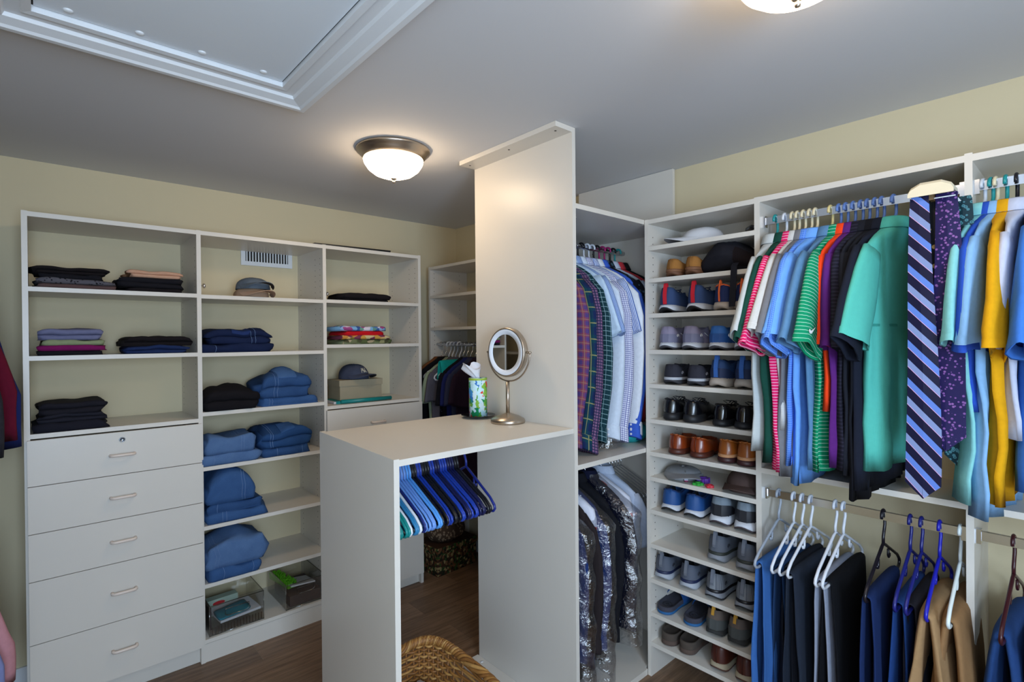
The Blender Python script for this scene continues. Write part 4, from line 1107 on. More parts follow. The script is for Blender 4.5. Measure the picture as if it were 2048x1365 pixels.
# ------------------------------------------------------------------ folded clothes on the shelves
BLK = fab('folded_black', '#17161c'); BLK2 = fab('folded_black_warm', '#1a1517'); INK = fab('folded_navy', '#1c2644')
def stack(x, y, z, items, group, seed=0):
    zz = z
    for k, (m_, w_, h_, n, dx, lb, nm, cat) in enumerate(items):
        folded(nm, lb, cat, (x+dx, y, zz+.0003), .03*sin(seed+k*2.1), m_, w_=w_, d_=.25, h_=h_, n=n, seed=seed*7+k, group=group, lump=.22)
        zz += h_*.96
    return zz
G1 = 'folded clothes in the drawer cabinet'
YS = 3.085
stack(.125, YS, 1.82, [
 (fab('brown_tweed', '#4a3836', 'heather', '#6a5452', 300), .26, .020, 1, .008, 'brown speckled folded top at the bottom of the upper left stack', 'folded_blouse', 'blouse'),
 (fab('leopard_grey', '#5a5860', 'floral', '#17161c', .012, .3), .245, .022, 1, .01, 'grey leopard print folded top in the upper left stack', 'folded_blouse', 'blouse'),
 (BLK, .225, .022, 1, -.005, 'black folded top under the topmost one, upper left stack', 'folded_blouse', 'blouse'),
 (BLK2, .235, .030, 2, -.015, 'black folded top on the upper left stack', 'folded_blouse', 'blouse')], G1, 1)
stack(.415, YS, 1.82, [
 (BLK2, .235, .020, 1, .0, 'dark brown-black folded trousers at the bottom of the stack under the beige top', 'folded_trousers', 'trousers'),
 (BLK, .235, .022, 1, .0, 'black folded trousers second from the bottom under the beige top', 'folded_trousers', 'trousers'),
 (BLK, .230, .026, 1, -.006, 'black folded trousers directly under the beige top', 'folded_trousers', 'trousers'),
 (fab('beige_jersey', '#c59a80'), .205, .034, 2, .006, 'beige folded top on a stack of black trousers', 'folded_blouse', 'blouse')], G1, 2)
stack(.115, YS, 1.532, [
 (BLK, .25, .020, 1, 0, 'black folded leggings below the magenta pair', 'folded_trousers', 'trousers'),
 (fab('magenta_jersey', '#7a1458'), .25, .024, 1, .005, 'magenta folded trousers between black and moss green pairs', 'folded_trousers', 'trousers'),
 (fab('moss_jersey', '#8a9470'), .245, .024, 1, .006, 'moss green folded trousers above the magenta pair', 'folded_trousers', 'trousers'),
 (fab('lilac_grey_jersey', '#6d7090'), .235, .048, 2, .0, 'lilac grey folded trousers on the middle left stack', 'folded_trousers', 'trousers')], G1, 3)
stack(.425, YS, 1.532, [
 (fab('ink_blue_jersey', '#1c2c54'), .27, .036, 2, .005, 'ink blue folded jeans under black ones', 'folded_jeans', 'jeans'),
 (BLK2, .255, .044, 2, .0, 'black folded jeans on top of ink blue ones', 'folded_jeans', 'jeans')], G1, 4)
stack(.115, YS-.01, 1.208, [
 (fab('black_denim', '#1c1c26'), .245, .040, 1, 0, 'black folded jeans at the bottom of the stack above the locked drawer', 'folded_jeans', 'jeans'),
 (fab('washed_black', '#22222c'), .225, .034, 2, .005, 'washed black folded jeans in the middle of the stack above the locked drawer', 'folded_jeans', 'jeans'),
 (fab('soft_black', '#1e1d25'), .215, .050, 2, .003, 'soft black folded jeans on top of the stack above the locked drawer', 'folded_jeans', 'jeans')], G1, 5)
G2 = 'folded jeans in the shelf tower'
DK = denim('dark_denim', '#131a33', '#1e2b4e'); MD = denim('mid_denim', '#1c3258', '#3c5f90'); LT = denim('light_denim', '#3a5580', '#6584ae'); MD2 = denim('worn_denim', '#23406c', '#46699a')
STI = fab('denim_stitch', '#6a84ac'); LEA = mat('leather_tag', '#8a5a34', .7)
fj = lambda lb, x, z, m_, w_, h_, n, sd, **k: folded('folded_jeans', lb, 'jeans', (x, YS-.01, z+.0003), k.pop('rz', 0), m_, w_=w_, d_=.27, h_=h_, n=n, seed=sd, group=G2, lump=.42, seams=k.pop('seams', [(4, 5), (3,), (11, 12), (5, 13), (2, 3)][sd % 5]) if 'denim' in m_.name else None, seammat=STI, **k)
fj('dark indigo folded jeans at the bottom, second shelf of the tower', .765, 1.529, DK, .315, .045, 1, 11)
fj('dark indigo folded jeans on top, second shelf of the tower', .775, 1.572, DK, .29, .060, 2, 12, crown=.3, pocket=(6, 11, 11, 15, denim('dark_denim_pocket', '#1a2850', '#283c70')))
fj('black folded trousers beside the jeans with the leather label', .745, 1.236, fab('black_twill', '#141216'), .265, .085, 2, 13, crown=.45)
fj('light blue folded jeans under the pair with the leather label', 1.03, 1.236, MD2, .32, .045, 1, 14)
fj('blue folded jeans with leather label and back pocket on top', 1.01, 1.279, MD, .27, .100, 2, 15, crown=.35, pocket=(5, 11, 12, 16, denim('pocket_denim', '#2c4a7c', '#5478a8')), tagm=(7, 10, 17, 18, LEA))
fj('pale blue folded jeans at the bottom left of the fourth shelf', .735, .965, LT, .255, .055, 1, 16)
fj('pale blue folded jeans on the top left of the fourth shelf', .73, 1.018, LT, .235, .085, 1, 17)
fj('mid blue folded jeans at the bottom right of the fourth shelf', 1.01, .965, MD, .275, .050, 1, 18)
fj('dark blue folded jeans with pocket on the fourth shelf', 1.005, 1.013, denim('deep_denim', '#1a3460', '#315684'), .235, .090, 2, 19, crown=.25, pocket=(6, 11, 12, 15, denim('deep_pocket', '#24406e', '#3f6496')))
fj('mid blue folded jeans at the bottom of the fifth shelf pile', .765, .672, MD2, .305, .050, 1, 20)
fj('blue folded jeans in the middle of the fifth shelf pile', .755, .720, MD, .285, .050, 1, 21)
fj('faded blue jeans humped on top of the fifth shelf pile', .735, .768, MD2, .25, .105, 1, 22, crown=.6)
fj('faded blue folded jeans at the bottom of the sixth shelf', .745, .385, MD2, .275, .060, 1, 23)
fj('faded blue folded jeans on top, sixth shelf', .755, .443, LT, .285, .115, 1, 24, crown=.3)
G3 = 'folded clothes in the corner drawer cabinet'
stack(1.485, YS, 1.82, [(fab('black_scarf', '#120f12'), .32, .014, 1, .01, 'thin black folded scarf on the top right shelf', 'folded_scarf', 'scarf'), (BLK2, .27, .036, 1, .01, 'black folded sweater on the top right shelf', 'folded_sweater', 'sweater')], G3, 8)
stack(1.485, YS, 1.561, [
 (fab('camo_print', '#6a7050', 'multi', '#8a8a64', .03, ['#4a4a34', '#a89a7c', '#707a5a', '#3f4430'], '#55603c'), .32, .030, 1, .01, 'camouflage folded shirt at the bottom of the colourful stack', 'folded_shirt', 'shirt'),
 (fab('tropical_print', '#c88a40', 'multi', '#b04a52', .035, ['#8a7a3a', '#d8b070', '#7a3a52', '#c89a48'], '#d0c090'), .30, .026, 1, .005, 'tropical print folded shirt above the camouflage one', 'folded_shirt', 'shirt'),
 (fab('scarlet_jersey', '#c8141e'), .28, .026, 1, -.005, 'scarlet folded shirt in the colourful stack', 'folded_shirt', 'shirt'),
 (fab('aloha_print', '#5a80b8', 'multi', '#3a5a9a', .026, ['#a04a80', '#6a9a8a', '#7fb0d8', '#d8d0dc'], '#9ab4dc'), .32, .030, 1, -.012, 'blue floral folded shirt on top of the colourful stack', 'folded_shirt', 'shirt')], G3, 9)
# caps, box and roll
DEN = denim('washed_cap', '#4a5462', '#79848f')
cap('tan cap lying under the washed grey cap on the top shelf', (.868, 3.06, 1.8175), .25, mat('tan_cap', '#a98a70', .9), mat('tan_visor', '#b09078', .9), 'caps on the shelf tower', squash=.55, seed=3)
cap('washed grey cap on the top shelf below the air vent', (.880, 3.075, 1.862), .1, DEN, DEN, 'caps on the shelf tower', squash=.62, seed=5, under=mat('cap_under', '#38322c', .9))
bx = thing('lidded_box', 'taupe lidded cardboard box on the right shelf', 'box', (1.478, 3.10, 1.2265), -.02)
TAU = mat('taupe_card', '#9a9078', .8, var=.03)
MB().box(-.135, .135, -.085, .085, 0, .10).build('body', TAU, bx)
MB().box(-.14, .14, -.09, .09, .082, .118).build('lid', TAU, bx)
sl_ = thing('notebook', 'teal notebook with a rolled spine under the taupe box', 'notebook', (1.475, 3.08, 1.2085), -.02)
MB().box(-.165, .165, -.09, .09, 0, .0165).build('cover', mat('teal_vinyl', '#0f7f7e', .35), sl_)
MB().tube([(-.14, -.098, .0125), (.185, -.098, .0125)], .0122, 12).build('spine', MATS['teal_vinyl'], sl_)
MB().box(-.178, -.164, -.085, .07, .002, .014).build('pages', mat('page_paper', '#cfcdd0', .8), sl_)
NAVCAP = denim('navy_cap', '#343a4c', '#4a5064')
r = cap('navy cap with a pale stitched monogram resting on the taupe box', (1.470, 3.105, 1.345), .32, NAVCAP, NAVCAP, None, squash=.84, seed=8, under=mat('cap_under_dark', '#20222a', .9))
mb = MB()
def on_crown(a, b):   # point on the front of the crown: a across, b up
    z = b; q = min(.99, z/(.105*.84)); an = math.asin(q**(1/.9)); rr = cos(an)**.75
    return (a, -.1015*rr*math.sqrt(max(0, 1-(a/.086/max(rr, .05))**2))-.003, z)
for st_ in ([(-.022, .040), (-.014, .066)], [(-.014, .066), (.004, .042)], [(.004, .042), (.012, .068)], [(-.020, .055), (.016, .050)], [(-.004, .068), (-.006, .040)], [(.010, .045), (.022, .041)]):
    a_, b_ = st_
    mb.tube([on_crown(a_[0]+(b_[0]-a_[0])*k/5, a_[1]+(b_[1]-a_[1])*k/5) for k in range(6)], .0021, 6)
mb.build('monogram', mat('cap_thread', '#b8b4a4', .8), r)
MB().box(-.235, .235, -.028, .028, 0, .009).build('x', BLACK)
o = bpy.data.objects['x']; o.name = 'picture_ledge'; o.data.name = 'picture_ledge'; o.location = (1.415, 2.985, 2.1325); o.rotation_euler.z = -.05
tag(o, 'thin black board lying on top of the closet cabinets', 'board')
# air vent on the back wall
v = thing('air_vent', 'white wall air vent with vertical louvres behind the top shelf', 'air vent', (1.033, YA-.002, 2.099))
VW, VH = .145, .070
MB().box(-VW+.01, VW-.01, -.003, .001, -VH+.01, VH-.01).build('duct_opening', mat('vent_dark', '#1e1c1a', .9), v)
mb = MB(); f_ = .024
mb.box(-VW, VW, -.010, 0, VH-f_, VH).box(-VW, VW, -.010, 0, -VH, -VH+f_).box(-VW, -VW+f_, -.010, 0, -VH+f_, VH-f_).box(VW-f_, VW, -.010, 0, -VH+f_, VH-f_); mb.build('frame', TRIM, v)
for k in range(15):
    x = -VW+f_+.008+k*(2*VW-2*f_-.016)/14
    MB().box(-.0032, .0032, -.009, -.002, -VH+f_, VH-f_).build('louvre', TRIM, v, (x, 0, 0))

# clear bins on the bottom shelf
BIN = clear('bin_acrylic', (.955, .955, .945), .05, .05)
BINE = clear('bin_edge', (.62, .63, .60), .2, .1)
PAPW = mat('white_paper', '#d4d6dc', .8)
def bin_(label, loc, w_, d_, h_):
    r = thing('clear_bin', label, 'bin', loc, 0, 'clear bins on the bottom shelf'); t_ = .003
    MB().box(-w_/2, w_/2, -d_/2, -d_/2+t_, 0, h_).build('front_panel', BIN, r)
    MB().box(-w_/2, w_/2, d_/2-t_, d_/2, 0, h_).build('back_panel', BIN, r)
    for s_ in (-1, 1): MB().box(min(s_*w_/2, s_*(w_/2-t_)), max(s_*w_/2, s_*(w_/2-t_)), -d_/2+t_, d_/2-t_, 0, h_).build('side_panel', BIN, r)
    MB().box(-w_/2+t_, w_/2-t_, -d_/2+t_, d_/2-t_, 0, t_).build('bottom_panel', BIN, r)
    e = .0028
    mb = MB(); mb.tube([(-w_/2, -d_/2, h_), (w_/2, -d_/2, h_), (w_/2, d_/2, h_), (-w_/2, d_/2, h_)], e, 6, True)
    for sx in (-1, 1): mb.tube([(sx*w_/2, -d_/2, 0), (sx*w_/2, -d_/2, h_)], e*.8, 6)
    mb.tube([(-w_/2, -d_/2, .003), (w_/2, -d_/2, .003)], e, 6)
    mb.build('rim', BINE, r)
    mb = MB(); hw = w_*.22; mb.tube([(-hw, -d_/2-.002, h_*.78), (-hw, -d_/2-.002, h_*.60), (-hw+.012, -d_/2-.002, h_*.54), (hw-.012, -d_/2-.002, h_*.54), (hw, -d_/2-.002, h_*.60), (hw, -d_/2-.002, h_*.78)], .0022, 6, True); mb.build('grip_cutout', BINE, r)
    return r
def ribs(r, w_, d_):
    mb = MB(); n = 17
    for k in range(n):
        x = -w_/2+.012+k*(w_-.024)/(n-1)
        mb.box(x-.0028, x+.0028, -d_/2-.0015, -d_/2, .004, .042)
    return stuff(mb.build('front_ribs', BINE, r))
b1 = bin_('clear acrylic bin with papers and a teal cloth, beside the drawer cabinet', (.755, 3.115, .1125), .255, .31, .15); ribs(b1, .255, .31)
b2 = bin_('clear acrylic bin with a green duster and papers, beside the counter island', (1.105, 3.115, .1125), .215, .31, .135)
def slab(name, label, cat, loc, size, rot, m_, grp=None):
    o = MB().box(-size[0]/2, size[0]/2, -size[1]/2, size[1]/2, 0, size[2]).build(name, m_, None, loc); o.rotation_euler = rot; return tag(o, label, cat, grp)
slab('paper_stack', 'white paper stack lying in the left clear bin', 'papers', (.77, 3.07, .158), (.20, .17, .012), (.03, 0, .12), PAPW)
slab('gift_box', 'pale green carton standing in the left clear bin', 'box', (.735, 3.19, .117), (.15, .05, .085), (0, 0, .05), mat('pale_green_card', '#9fb0a0', .7))
mb = MB(); mb.prism([(.03*cos(2*PI*k/20), .011*sin(2*PI*k/20)) for k in range(20)], 0, .001); mb.xf(Matrix.Rotation(PI/2, 4, 'X'))
o = mb.build('oval_sticker', mat('red_sticker', '#b01c24', .5), bpy.data.objects['gift_box'], (-.02, -.0252, .062))
folded('cloth', 'crumpled teal cloth in the left clear bin', 'cloth', (.745, 3.03, .1725), .2, fab('teal_cotton', '#1f7f94'), w_=.13, d_=.10, h_=.018, n=1, seed=44, lump=.6)
slab('book', 'small dark book at the side of the left clear bin', 'book', (.643, 3.1, .117), (.012, .16, .11), (0, 0, 0), mat('dark_book', '#2a2026', .6))
slab('paper_stack', 'tilted white papers in the right clear bin', 'papers', (1.12, 3.12, .182), (.13, .23, .008), (-.20, .03, -.1), PAPW)
slab('brown_box', 'brown carton at the bottom of the right clear bin', 'box', (1.11, 3.105, .1165), (.17, .25, .055), (0, 0, 0), mat('brown_card', '#4a3c38', .8))
d_ = thing('duster', 'lime green fuzzy duster in the right clear bin', 'duster', (1.045, 3.15, .19), .15)
LIME = mat('lime_chenille', '#5fae12', .9)
mb = MB(); rg = random.Random(4)
for k in range(260):
    x, y_ = rg.uniform(-.028, .028), rg.uniform(-.11, .11)
    mb.tube([(x, y_, .012), (x+rg.uniform(-.006, .006), y_+rg.uniform(-.006, .006), .028+rg.uniform(0, .012))], .0026, 5)
stuff(mb.build('fibres', LIME, d_)); MB().box(-.026, .026, -.108, .108, 0, .013).build('pad', LIME, d_)

# ------------------------------------------------------------------ on the counter
CT = 1.219
mr = thing('vanity_mirror', 'round lighted vanity mirror on a brushed nickel stand', 'mirror', (1.530, 1.725, CT))
MB().lathe([(.001, 0), (.074, 0), (.0755, .004), (.0755, .012), (.072, .018), (.05, .030), (.025, .038), (.010, .044), (.001, .045)], 40).build('base', NICKEL, mr)
zc = .308; RM = .108
MB().tube([(0, 0, .04), (0, 0, zc-RM-.022)], .0085, 14).build('stem', NICKEL, mr)
ang = math.atan2(-.09, -.992)   # facing direction
def face(o): o.rotation_euler = (0, 0, ang); return o
pts = []
for k in range(25):
    a = PI+PI*k/24
    pts.append((.012, (RM+.017)*cos(a), zc+(RM+.019)*sin(a)))
yo = MB().tube([(-.006+.0*k, p[1], p[2]) for k, p in enumerate(pts)], .0035, 8).build('yoke', NICKEL, mr); face(yo)
hd = MB(); ROT = Matrix.Rotation(PI/2, 4, 'Y')
hd.lathe([(.001, -.026), (.07, -.026), (RM-.006, -.022), (RM, -.012), (RM, .010), (RM-.004, .014), (RM-.009, .013)], 56)
h_ = hd.xf(ROT).xf(Matrix.Translation((0, 0, zc))).build('housing', NICKEL, mr); face(h_)
face(MB().lathe([(RM-.008, .0135), (RM-.030, .0135), (RM-.030, .011)], 56).xf(ROT).xf(Matrix.Translation((0, 0, zc))).build('light_ring', mat('light_ring_white', '#dfe7f2', .4), mr))
face(MB().lathe([(RM-.029, .0125), (.03, .0125), (.0005, .0125)], 56).xf(ROT).xf(Matrix.Translation((0, 0, zc))).build('glass', mat('mirror_glass', '#e8eaea', .02, 1), mr))
for s_ in (-1, 1):
    face(MB().tube([(-.006, s_*(RM-.002), zc), (-.006, s_*(RM+.022), zc)], .0048, 10).build('pivot_knob', NICKEL, mr))
pl = thing('plate', 'small black glossy plate under the tissue canister', 'plate', (1.531, 1.935, CT))
MB().lathe([(.001, .001), (.045, .001), (.05, .004), (.079, .013), (.080, .0145), (.05, .007), (.001, .006)], 40).build('dish', mat('black_glaze', '#0e0e12', .12, coat=.5), pl)
tc = thing('tissue_canister', 'cylindrical tissue canister with leaf and fruit print', 'tissue canister', (1.531, 1.935, CT+.0075))
TP = fab('tissue_print', '#b8e0ea', 'multi2', '#3f8fd0', .021, ['#cfeef4', '#58a03c', '#2a70c0', '#d8ecf0', '#e0442c', '#8fc04a', '#c4e8f0'], '#1f8f58', rough=.4, bump=.05)
MB().lathe([(.001, 0), (.0425, 0), (.0425, .176), (.040, .179), (.018, .179)], 36).build('tube', TP, tc)
MB().lathe([(.0431, .168), (.0434, .172), (.0431, .178)], 36).build('top_band', mat('lime_band', '#9ab83a', .5), tc)
rows = []
for k in range(9):
    q = k/8; rows.append([((.012+.03*q)*cos(2*PI*j/20)*(1+.35*sin(3*2*PI*j/20+q*3))+.03*-q, (.010+.028*q)*sin(2*PI*j/20)*(1+.3*cos(2*2*PI*j/20+1))+.022*q, .172+.062*q+.018*q*sin(2*PI*j/20*2+1)) for j in range(20)])
MB().loft(rows, True).build('tissue', mat('tissue_paper', '#dcdce2', .9), tc)

# ------------------------------------------------------------------ wicker basket
WIC = [mat('wicker_a', '#a06e34', .55, var=.25, vscale=40), mat('wicker_b', '#8a5a28', .55, var=.25, vscale=40), mat('wicker_c', '#b98a4c', .55, var=.2, vscale=40)]
bk = thing('wicker_basket', 'brown woven wicker laundry basket with a braided rim', 'basket', (1.015, 1.53, 0))
def bpt(a, z, off=0):
    q = z/.40; hx, hy = .115+.05*q, .215+.055*q
    e = .55
    x = (hx+off)*sgp(cos(a), e); y_ = (hy+off)*sgp(sin(a), e)
    return Vector((x, y_, z))
def rimz(a): return .385+.022*cos(2*a)**2*0+.020*(sgp(cos(a), .8)*sgp(sin(a), .8))
NS = 44
stakes = MB()
for k in range(NS):
    a = 2*PI*(k+.5)/NS
    stakes.tube([bpt(a, z) for z in (.0, .1, .2, .3, .38)], .0035, 6)
stuff(stakes.build('stakes', WIC[1], bk))
for mi in range(3):
    wv = MB()
    for row in range(mi, 30, 3):
        z = .012+row*.0126; n = NS*4; pts = []
        for k in range(n):
            a = 2*PI*k/n; off = .0052*sin(a*NS/2+PI*(row % 2))
            pts.append(bpt(a, z+.0015*nz(a*4, row, 1), off))
        wv.tube(pts, .0049, 5, True)
    stuff(wv.build('weave', WIC[mi], bk))
for s_ in range(5):
    pts = []; n = 200
    for k in range(n):
        a = 2*PI*k/n; ph = a*26+2*PI*s_/5
        c = bpt(a, rimz(a), .004); nrm = Vector((c.x, c.y, 0)).normalized()
        pts.append(c+nrm*.012*cos(ph)+Vector((0, 0, .012*sin(ph))))
    MB().tube(pts, .0068, 7, True).build('rim_strand', WIC[s_ % 3], bk)
MB().prism([tuple(bpt(2*PI*k/40, .01, -.004)[:2]) for k in range(40)], .004, .012).build('base', WIC[1], bk)
folded('towel', 'pale folded towel lying in the wicker basket', 'towel', (1.03, 1.53, .24), .3, fab('pale_towel', '#c8ccd6'), w_=.20, d_=.30, h_=.06, n=2, seed=61, lump=.5)
folded('towel', 'grey towel at the bottom of the wicker basket', 'towel', (1.02, 1.53, .013), .0, fab('grey_towel', '#9a9ca6'), w_=.20, d_=.34, h_=.22, n=4, seed=62, lump=.2)
# ------------------------------------------------------------------ shoes
def sm(name, c, rough=.7, **k): return mat(name, c, rough, **k)
DARK = sm('shoe_lining', '#15151a', .95); RUB = sm('black_rubber', '#1c1c20', .7); WSO = sm('white_midsole', '#c8ccd4', .6); GSO = sm('grey_midsole', '#82868e', .6); TSO = sm('warm_white_midsole', '#b0a498', .7)
def knit(n, c, c2): return fab(n, c, 'heather', c2, 500, rough=.85)
two = lambda s: ['left shoe of the pair of '+s, 'right shoe of the pair of '+s]
GS = 'shoes on the shoe tower'
shoe_pair(two('tan suede loafers on the second shelf'), GS, (1.292, 1.195), SZ[1], dict(L=.28, W=.098, sole=(.028, .020), collar=.056, vamp=.055, umat=fab('tan_suede', '#9a6a36', rough=.95), smat=sm('brown_crepe', '#6a452e'), lmat=sm('tan_lining', '#5c4026', .9), flare=1.03, seam=sm('suede_seam', '#7a5026', .9), line=sm('suede_welt', '#7a5134')), (-.02, .02))
shoe_pair(two('navy sneakers with red heel tabs'), GS, (1.318, 1.180), SZ[2], dict(W=.106, sole=(.038, .026), collar=.082, umat=knit('navy_mesh', '#2a3a5e', '#40557e'), smat=WSO, lmat=DARK, htab=sm('red_tab', '#c01428', .6), outsole=RUB, rock=.018, flare=1.10, laces=sm('navy_lace', '#2a3658')), (.12, .05))
shoe_pair(two('dark blue sneakers with orange heel stripes'), GS, (1.060, .968), SZ[2], dict(sole=(.036, .026), collar=.076, umat=knit('ink_knit_shoe', '#1a2244', '#2c3a68'), smat=TSO, lmat=DARK, htab=sm('orange_tab', '#e0622a', .6), htw=.0035, topband=sm('orange_band', '#e0622a', .6), flare=1.08), (.0, .02))
shoe_pair(two('lilac grey running shoes with a white bar'), GS, (1.318, 1.205), SZ[3], dict(W=.104, sole=(.034, .026), collar=.074, vamp=.085, umat=sm('lilac_mesh', '#8e88a2', .7), smat=WSO, lmat=sm('navy_lining', '#14182e', .9), counter=sm('lilac_counter', '#757690', .6), wave=.0012, outsole=sm('grey_out', '#4a4a50'), flare=1.08, emblem=WHITE_MARK, bar=WHITE_MARK), (.16, .10))
shoe_pair(two('bright blue running shoes with a white bar'), GS, (1.078, .968), SZ[3], dict(W=.104, sole=(.034, .026), collar=.072, vamp=.082, umat=sm('blue_mesh', '#2f68b0', .7), smat=WSO, lmat=sm('grey_lining2', '#3a3c48', .9), counter=sm('blue_counter', '#1f4f92', .6), wave=.0012, outsole=sm('grey_out', '#4a4a50'), flare=1.08, emblem=WHITE_MARK, bar=WHITE_MARK), (.10, .05))
shoe_pair(two('charcoal canvas slip-ons with white sole line'), GS, (1.298, 1.182), SZ[4], dict(W=.108, sole=(.026, .020), collar=.068, umat=knit('charcoal_canvas', '#25262f', '#3a3a44'), smat=sm('dark_outsole', '#34343a'), line=sm('white_foxing', '#b4b8c0'), lmat=DARK, rock=.012, flare=1.06, emblem=sm('grey_mark', '#9a9aa4')), (.14, .10))
shoe_pair(two('blue trail sneakers with yellow lining'), GS, (1.077, .968), SZ[4], dict(W=.108, sole=(.042, .030), collar=.078, vamp=.088, umat=sm('blue_nubuck', '#22406e', .8), smat=TSO, lmat=sm('yellow_lining', '#b88a28', .8), counter=sm('navy_counter', '#18294e', .7), htab=sm('blue_tab', '#2f5fa8', .7), flare=1.10), (.02, .02))
shoe_pair(two('black leather lace-ups with thick square heels'), GS, (1.307, 1.205), SZ[5], dict(W=.104, sole=(.036, .012), heelblock=1, rock=0, collar=.066, vamp=.078, umat=sm('black_leather', '#0d0d11', .25, coat=.3), smat=sm('black_heel', '#17181c', .55), lmat=DARK, flare=1.05, laces=RUB, topband=sm('black_piping', '#1a1a20', .4)), (.08, .10))
shoe_pair(two('glossy black oxfords with tan insoles'), GS, (1.069, .975), SZ[5], dict(L=.29, W=.098, sole=(.030, .010), heelblock=1, rock=0, collar=.068, vamp=.080, umat=sm('patent_black', '#0a0a0d', .14, coat=.6), smat=sm('black_heel', '#17181c', .55), lmat=sm('tan_insole', '#5a341c', .6), flare=1.08, laces=RUB), (.02, .0))
shoe_pair(two('chestnut brown leather shoes with a vertical seam'), GS, (1.282, 1.173), SZ[6], dict(W=.106, sole=(.028, .010), heelblock=1, rock=0, collar=.064, vamp=.074, umat=sm('chestnut_leather', '#7e3210', .3, coat=.2, var=.15), smat=sm('chestnut_heel', '#4c2012', .5), lmat=sm('dark_brown_lining', '#2a120a', .8), flare=1.06, topband=sm('chestnut_piping', '#96481c', .4), seam=sm('chestnut_seam', '#5c240c', .5)), (.02, .08))
shoe_pair(two('cognac brogues with dark heels'), GS, (1.048, .965), SZ[6], dict(W=.100, L=.29, sole=(.030, .010), heelblock=1, rock=0, collar=.070, vamp=.076, umat=sm('cognac_leather', '#8f4c18', .32, coat=.2, var=.15), smat=sm('plum_heel', '#38181a', .5), lmat=DARK, flare=1.07, topband=sm('cognac_piping', '#a8622a', .4), line=sm('cognac_welt', '#b8845a', .6)), (.0, .02))
shoe_pair(two('blue walking shoes with white soles'), GS, (1.312, 1.198), SZ[8], dict(W=.110, sole=(.038, .030), collar=.070, umat=sm('walk_blue', '#1c4a86', .6), smat=WSO, lmat=DARK, topband=sm('dark_blue_collar', '#162c58', .8), wave=-.005, rock=.02, outsole=RUB, flare=1.10), (.12, .10))
shoe_pair(two('heather grey running shoes with black overlays'), GS, (1.075, .968), SZ[8], dict(W=.112, sole=(.042, .030), collar=.078, umat=knit('grey_heather_knit', '#5c6672', '#93a0aa'), smat=WSO, lmat=DARK, counter=sm('black_overlay', '#1d1f26', .6), counter_h=.62, wave=.004, rock=.018, outsole=sm('brown_out', '#4a4044'), flare=1.12), (.10, .06))
SG = sm('skech_strap', '#6a6f7a', .8); 
shoe_pair(two('plain grey slip-ins on the tenth shelf'), GS, (1.090, .966), SZ[9], dict(W=.108, sole=(.038, .028), collar=.076, umat=sm('slip_grey', '#5a5f6a', .85), smat=GSO, lmat=DARK, line=sm('olive_line', '#2f342f', .6), htab=SG, loop=.35, htw=.007, rock=.014, flare=1.10, emblem=sm('mark_dark', '#2a2c34')), (.06, .04))
shoe_pair(two('grey slip-ins with a navy sole line'), GS, (1.350, 1.225), SZ[10], dict(W=.106, sole=(.036, .028), collar=.074, umat=sm('slip_grey2', '#545a68', .85), smat=sm('pale_grey_sole', '#a6acb6', .6), lmat=DARK, line=sm('navy_line', '#1c2648', .5), htab=SG, loop=.35, htw=.007, rock=.014, flare=1.10, emblem=sm('mark_dark', '#2a2c34')), (.14, .10))
shoe_pair(two('ribbed grey knit slip-ins with black lines'), GS, (1.102, .972), SZ[10], dict(W=.106, sole=(.036, .028), collar=.074, umat=fab('ribbed_grey', '#62666e', 'h', '#84888e', .006, .4), smat=GSO, lmat=DARK, line=sm('black_line', '#15161c', .35), htab=SG, loop=.35, htw=.007, rock=.016, outsole=RUB, flare=1.10, emblem=sm('mark_dark', '#2a2c34')), (.08, .06))
FB = sm('slide_footbed', '#3c3c48', .9); BS = sm('slide_sole_blue', '#1d5c92', .7); SB = fab('slide_strap_blue', '#234f8c')
for k, (yv, rz) in enumerate(((1.345, .10), (1.210, .10))):
    slide('slide_sandal', ('left' if k == 0 else 'right')+' slide sandal with blue sole and round footbed mark', (2.135, yv, SZ[11]+.0005), rz, FB, BS, SB, GS, .034, False, sm('slide_mark', '#1e1e26', .8))
shoe_pair(two('taupe hiking slip-ons with yellow pull loops'), GS, (1.100, 1.005), SZ[11], dict(W=.108, sole=(.030, .026), collar=.080, vamp=.075, umat=sm('taupe_suede', '#655850', .95), smat=sm('hiker_sole', '#2b2c2c', .8), lmat=DARK, counter=sm('hiker_counter', '#4a4d4c', .9), htab=sm('yellow_loop', '#b58428', .7), loop=.78, htw=.006, wave=.002, rock=.012, flare=1.07), (.10, .05))
CL = sm('clog_footbed', '#4a4038', .9); CS = sm('clog_sole', '#54443c', .85); CT_ = sm('clog_upper', '#3a2a2c', .8)
for k, (yv, rz) in enumerate(((1.330, .05), (1.236, .10))):
    slide('clog', ('left' if k == 0 else 'right')+' brown closed-toe clog on the bottom shelf', (2.14, yv, SZ[12]+.0005), rz, CL, CS, CT_, GS, .055, True, None, .27, .10)
shoe_pair(two('reddish brown leather sneakers with cream soles'), GS, (1.085, .975), SZ[12], dict(W=.106, sole=(.034, .026), collar=.072, umat=sm('mahogany_leather', '#4e2218', .4, var=.15), smat=sm('cream_midsole', '#a89c84', .7), lmat=DARK, outsole=sm('brown_outsole', '#5a3a30', .7), topband=sm('mahogany_collar', '#5e2c20', .5), seam=sm('mahogany_seam', '#3a160e', .5), flare=1.07), (.04, .02))
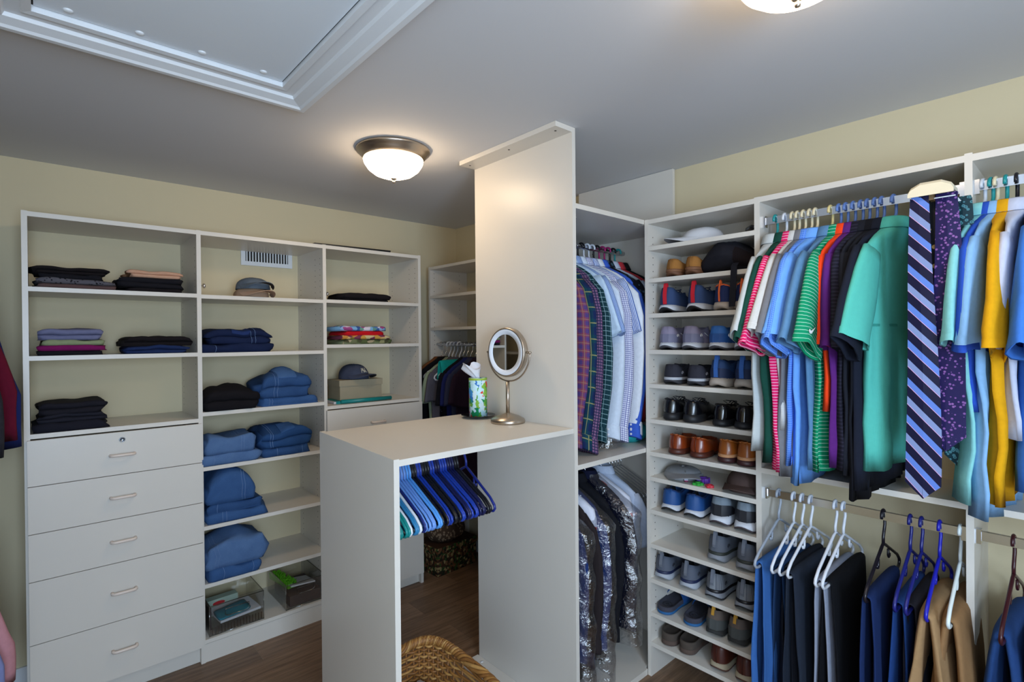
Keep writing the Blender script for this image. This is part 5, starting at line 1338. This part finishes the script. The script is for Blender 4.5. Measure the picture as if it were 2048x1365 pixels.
# small things on the shoe tower
WC = mat('white_cap_cotton', '#d2d4da', .9)
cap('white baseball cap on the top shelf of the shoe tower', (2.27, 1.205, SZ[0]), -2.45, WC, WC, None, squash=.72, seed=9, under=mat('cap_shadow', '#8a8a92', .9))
o = MB().tube([(2.14, .915, 0), (2.16, .935, .004), (2.20, .965, .006), (2.235, .985, .004)], [.006, .0115, .013, .008], 12).xf(Matrix.Translation((0, 0, SZ[0]+.016))).build('glasses_case', mat('glossy_black', '#0b0a0c', .15), None)
tag(o, 'slim glossy black glasses case on the top shelf corner', 'glasses case')
bg = thing('mesh_bag', 'black drawstring shoe bag with a mesh window', 'bag', (2.235, 1.03, SZ[1]))
BAG = fab('black_nylon', '#1e1e26', rough=.7, bump=.8)
rings = []
for k in range(14):
    q = k/13; yy = .135-.265*q; s_ = (sin(PI*(.10+.82*q)))**.45
    rings.append([((.105*s_)*cos(2*PI*j/26)*(1+.10*nz(j*.6, k*.5, 3)), yy, max(0, (.062+.012*sin(q*5))*s_*(1+sin(2*PI*j/26)*(.98))*(1+.10*nz(j*.5, k*.5, 8)))) for j in range(26)])
MB().loft(rings, True, True, True).build('body', BAG, bg)
MB().loft([[(p[0]*1.012, p[1], .062+(p[2]-.062)*1.02) for p in r_[10:17]] for r_ in rings[8:13]], False).build('mesh_window', fab('mesh_net', '#2c1a18', 'check', '#0c0c10', .004, .5), bg)
MB().loft([[(x, y_-.0125, z), (x, y_+.0125, z), (x-.004, y_+.0125, z), (x-.004, y_-.0125, z)] for x, y_, z in ((-.105, -.045, .03), (-.122, -.045, .015), (-.126, -.043, -.05), (-.126, -.038, -.125), (-.124, -.036, -.150))], True, True, True, smooth=False).build('strap', BAG, bg)
VG = mat('visor_grey', '#8a8c90', .85)
cap('flat grey sun hat on the ninth shelf, left end', (2.24, 1.295, SZ[7]), -.9, VG, VG, None, squash=.42, seed=12, name='sun_hat', under=mat('visor_dark', '#5a564c', .9))
BRC = fab('brown_suede', '#4e3e3a'); 
cap('dark brown cap on the ninth shelf, right end', (2.245, .995, SZ[7]), -1.45, BRC, BRC, None, squash=.80, seed=14, under=mat('brown_under', '#17110f', .9))
kc = thing('shoe_keychain', 'tiny white and pink shoe keychain', 'keychain', (2.15, 1.228, SZ[7]+.0003), .6)
shoe_parts(kc, dict(L=.055, W=.024, sole=(.006, .005), collar=.014, vamp=.014, toeh=.009, tab=.001, dip=-.002, rock=.001, umat=sm('tiny_white', '#c8c8d6'), smat=sm('tiny_pink', '#d0407c'), lmat=DARK))
mb = MB(); mb.tube([(.012*cos(2*PI*k/16), 0, .012*sin(2*PI*k/16)) for k in range(16)], .0012, 6, True); mb.build('key_ring', CHROME, kc, (.045, 0, .028))
def trinket(label, loc, c, r_, h_, nm, lobes=5):
    o = thing(nm, label, 'trinket', loc); mm = mat('trinket_'+c.lstrip('#'), c, .4)
    MB().prism([(r_*(1+.14*cos(lobes*2*PI*k/30))*cos(2*PI*k/30), r_*(1+.14*cos(lobes*2*PI*k/30))*sin(2*PI*k/30)) for k in range(30)], 0, h_).build('body', mm, o)
    MB().lathe([(r_*.55, h_), (r_*.5, h_+.003), (r_*.2, h_+.004), (.0005, h_+.003)], 16).build('dome', mm, o)
trinket('bright green plastic trinket on the ninth shelf', (2.15, 1.172, SZ[7]+.0003), '#2f9e3a', .022, .010, 'green_trinket')
trinket('purple plastic trinket on the ninth shelf', (2.20, 1.175, SZ[7]+.0003), '#5a2a8e', .028, .022, 'purple_trinket', 7)
trinket('red plastic trinket on the ninth shelf', (2.15, 1.118, SZ[7]+.0003), '#c02436', .017, .010, 'red_trinket', 4)
for o in (HP, HPW):
    for ch in list(o.children): bpy.data.objects.remove(ch)
    bpy.data.objects.remove(o)
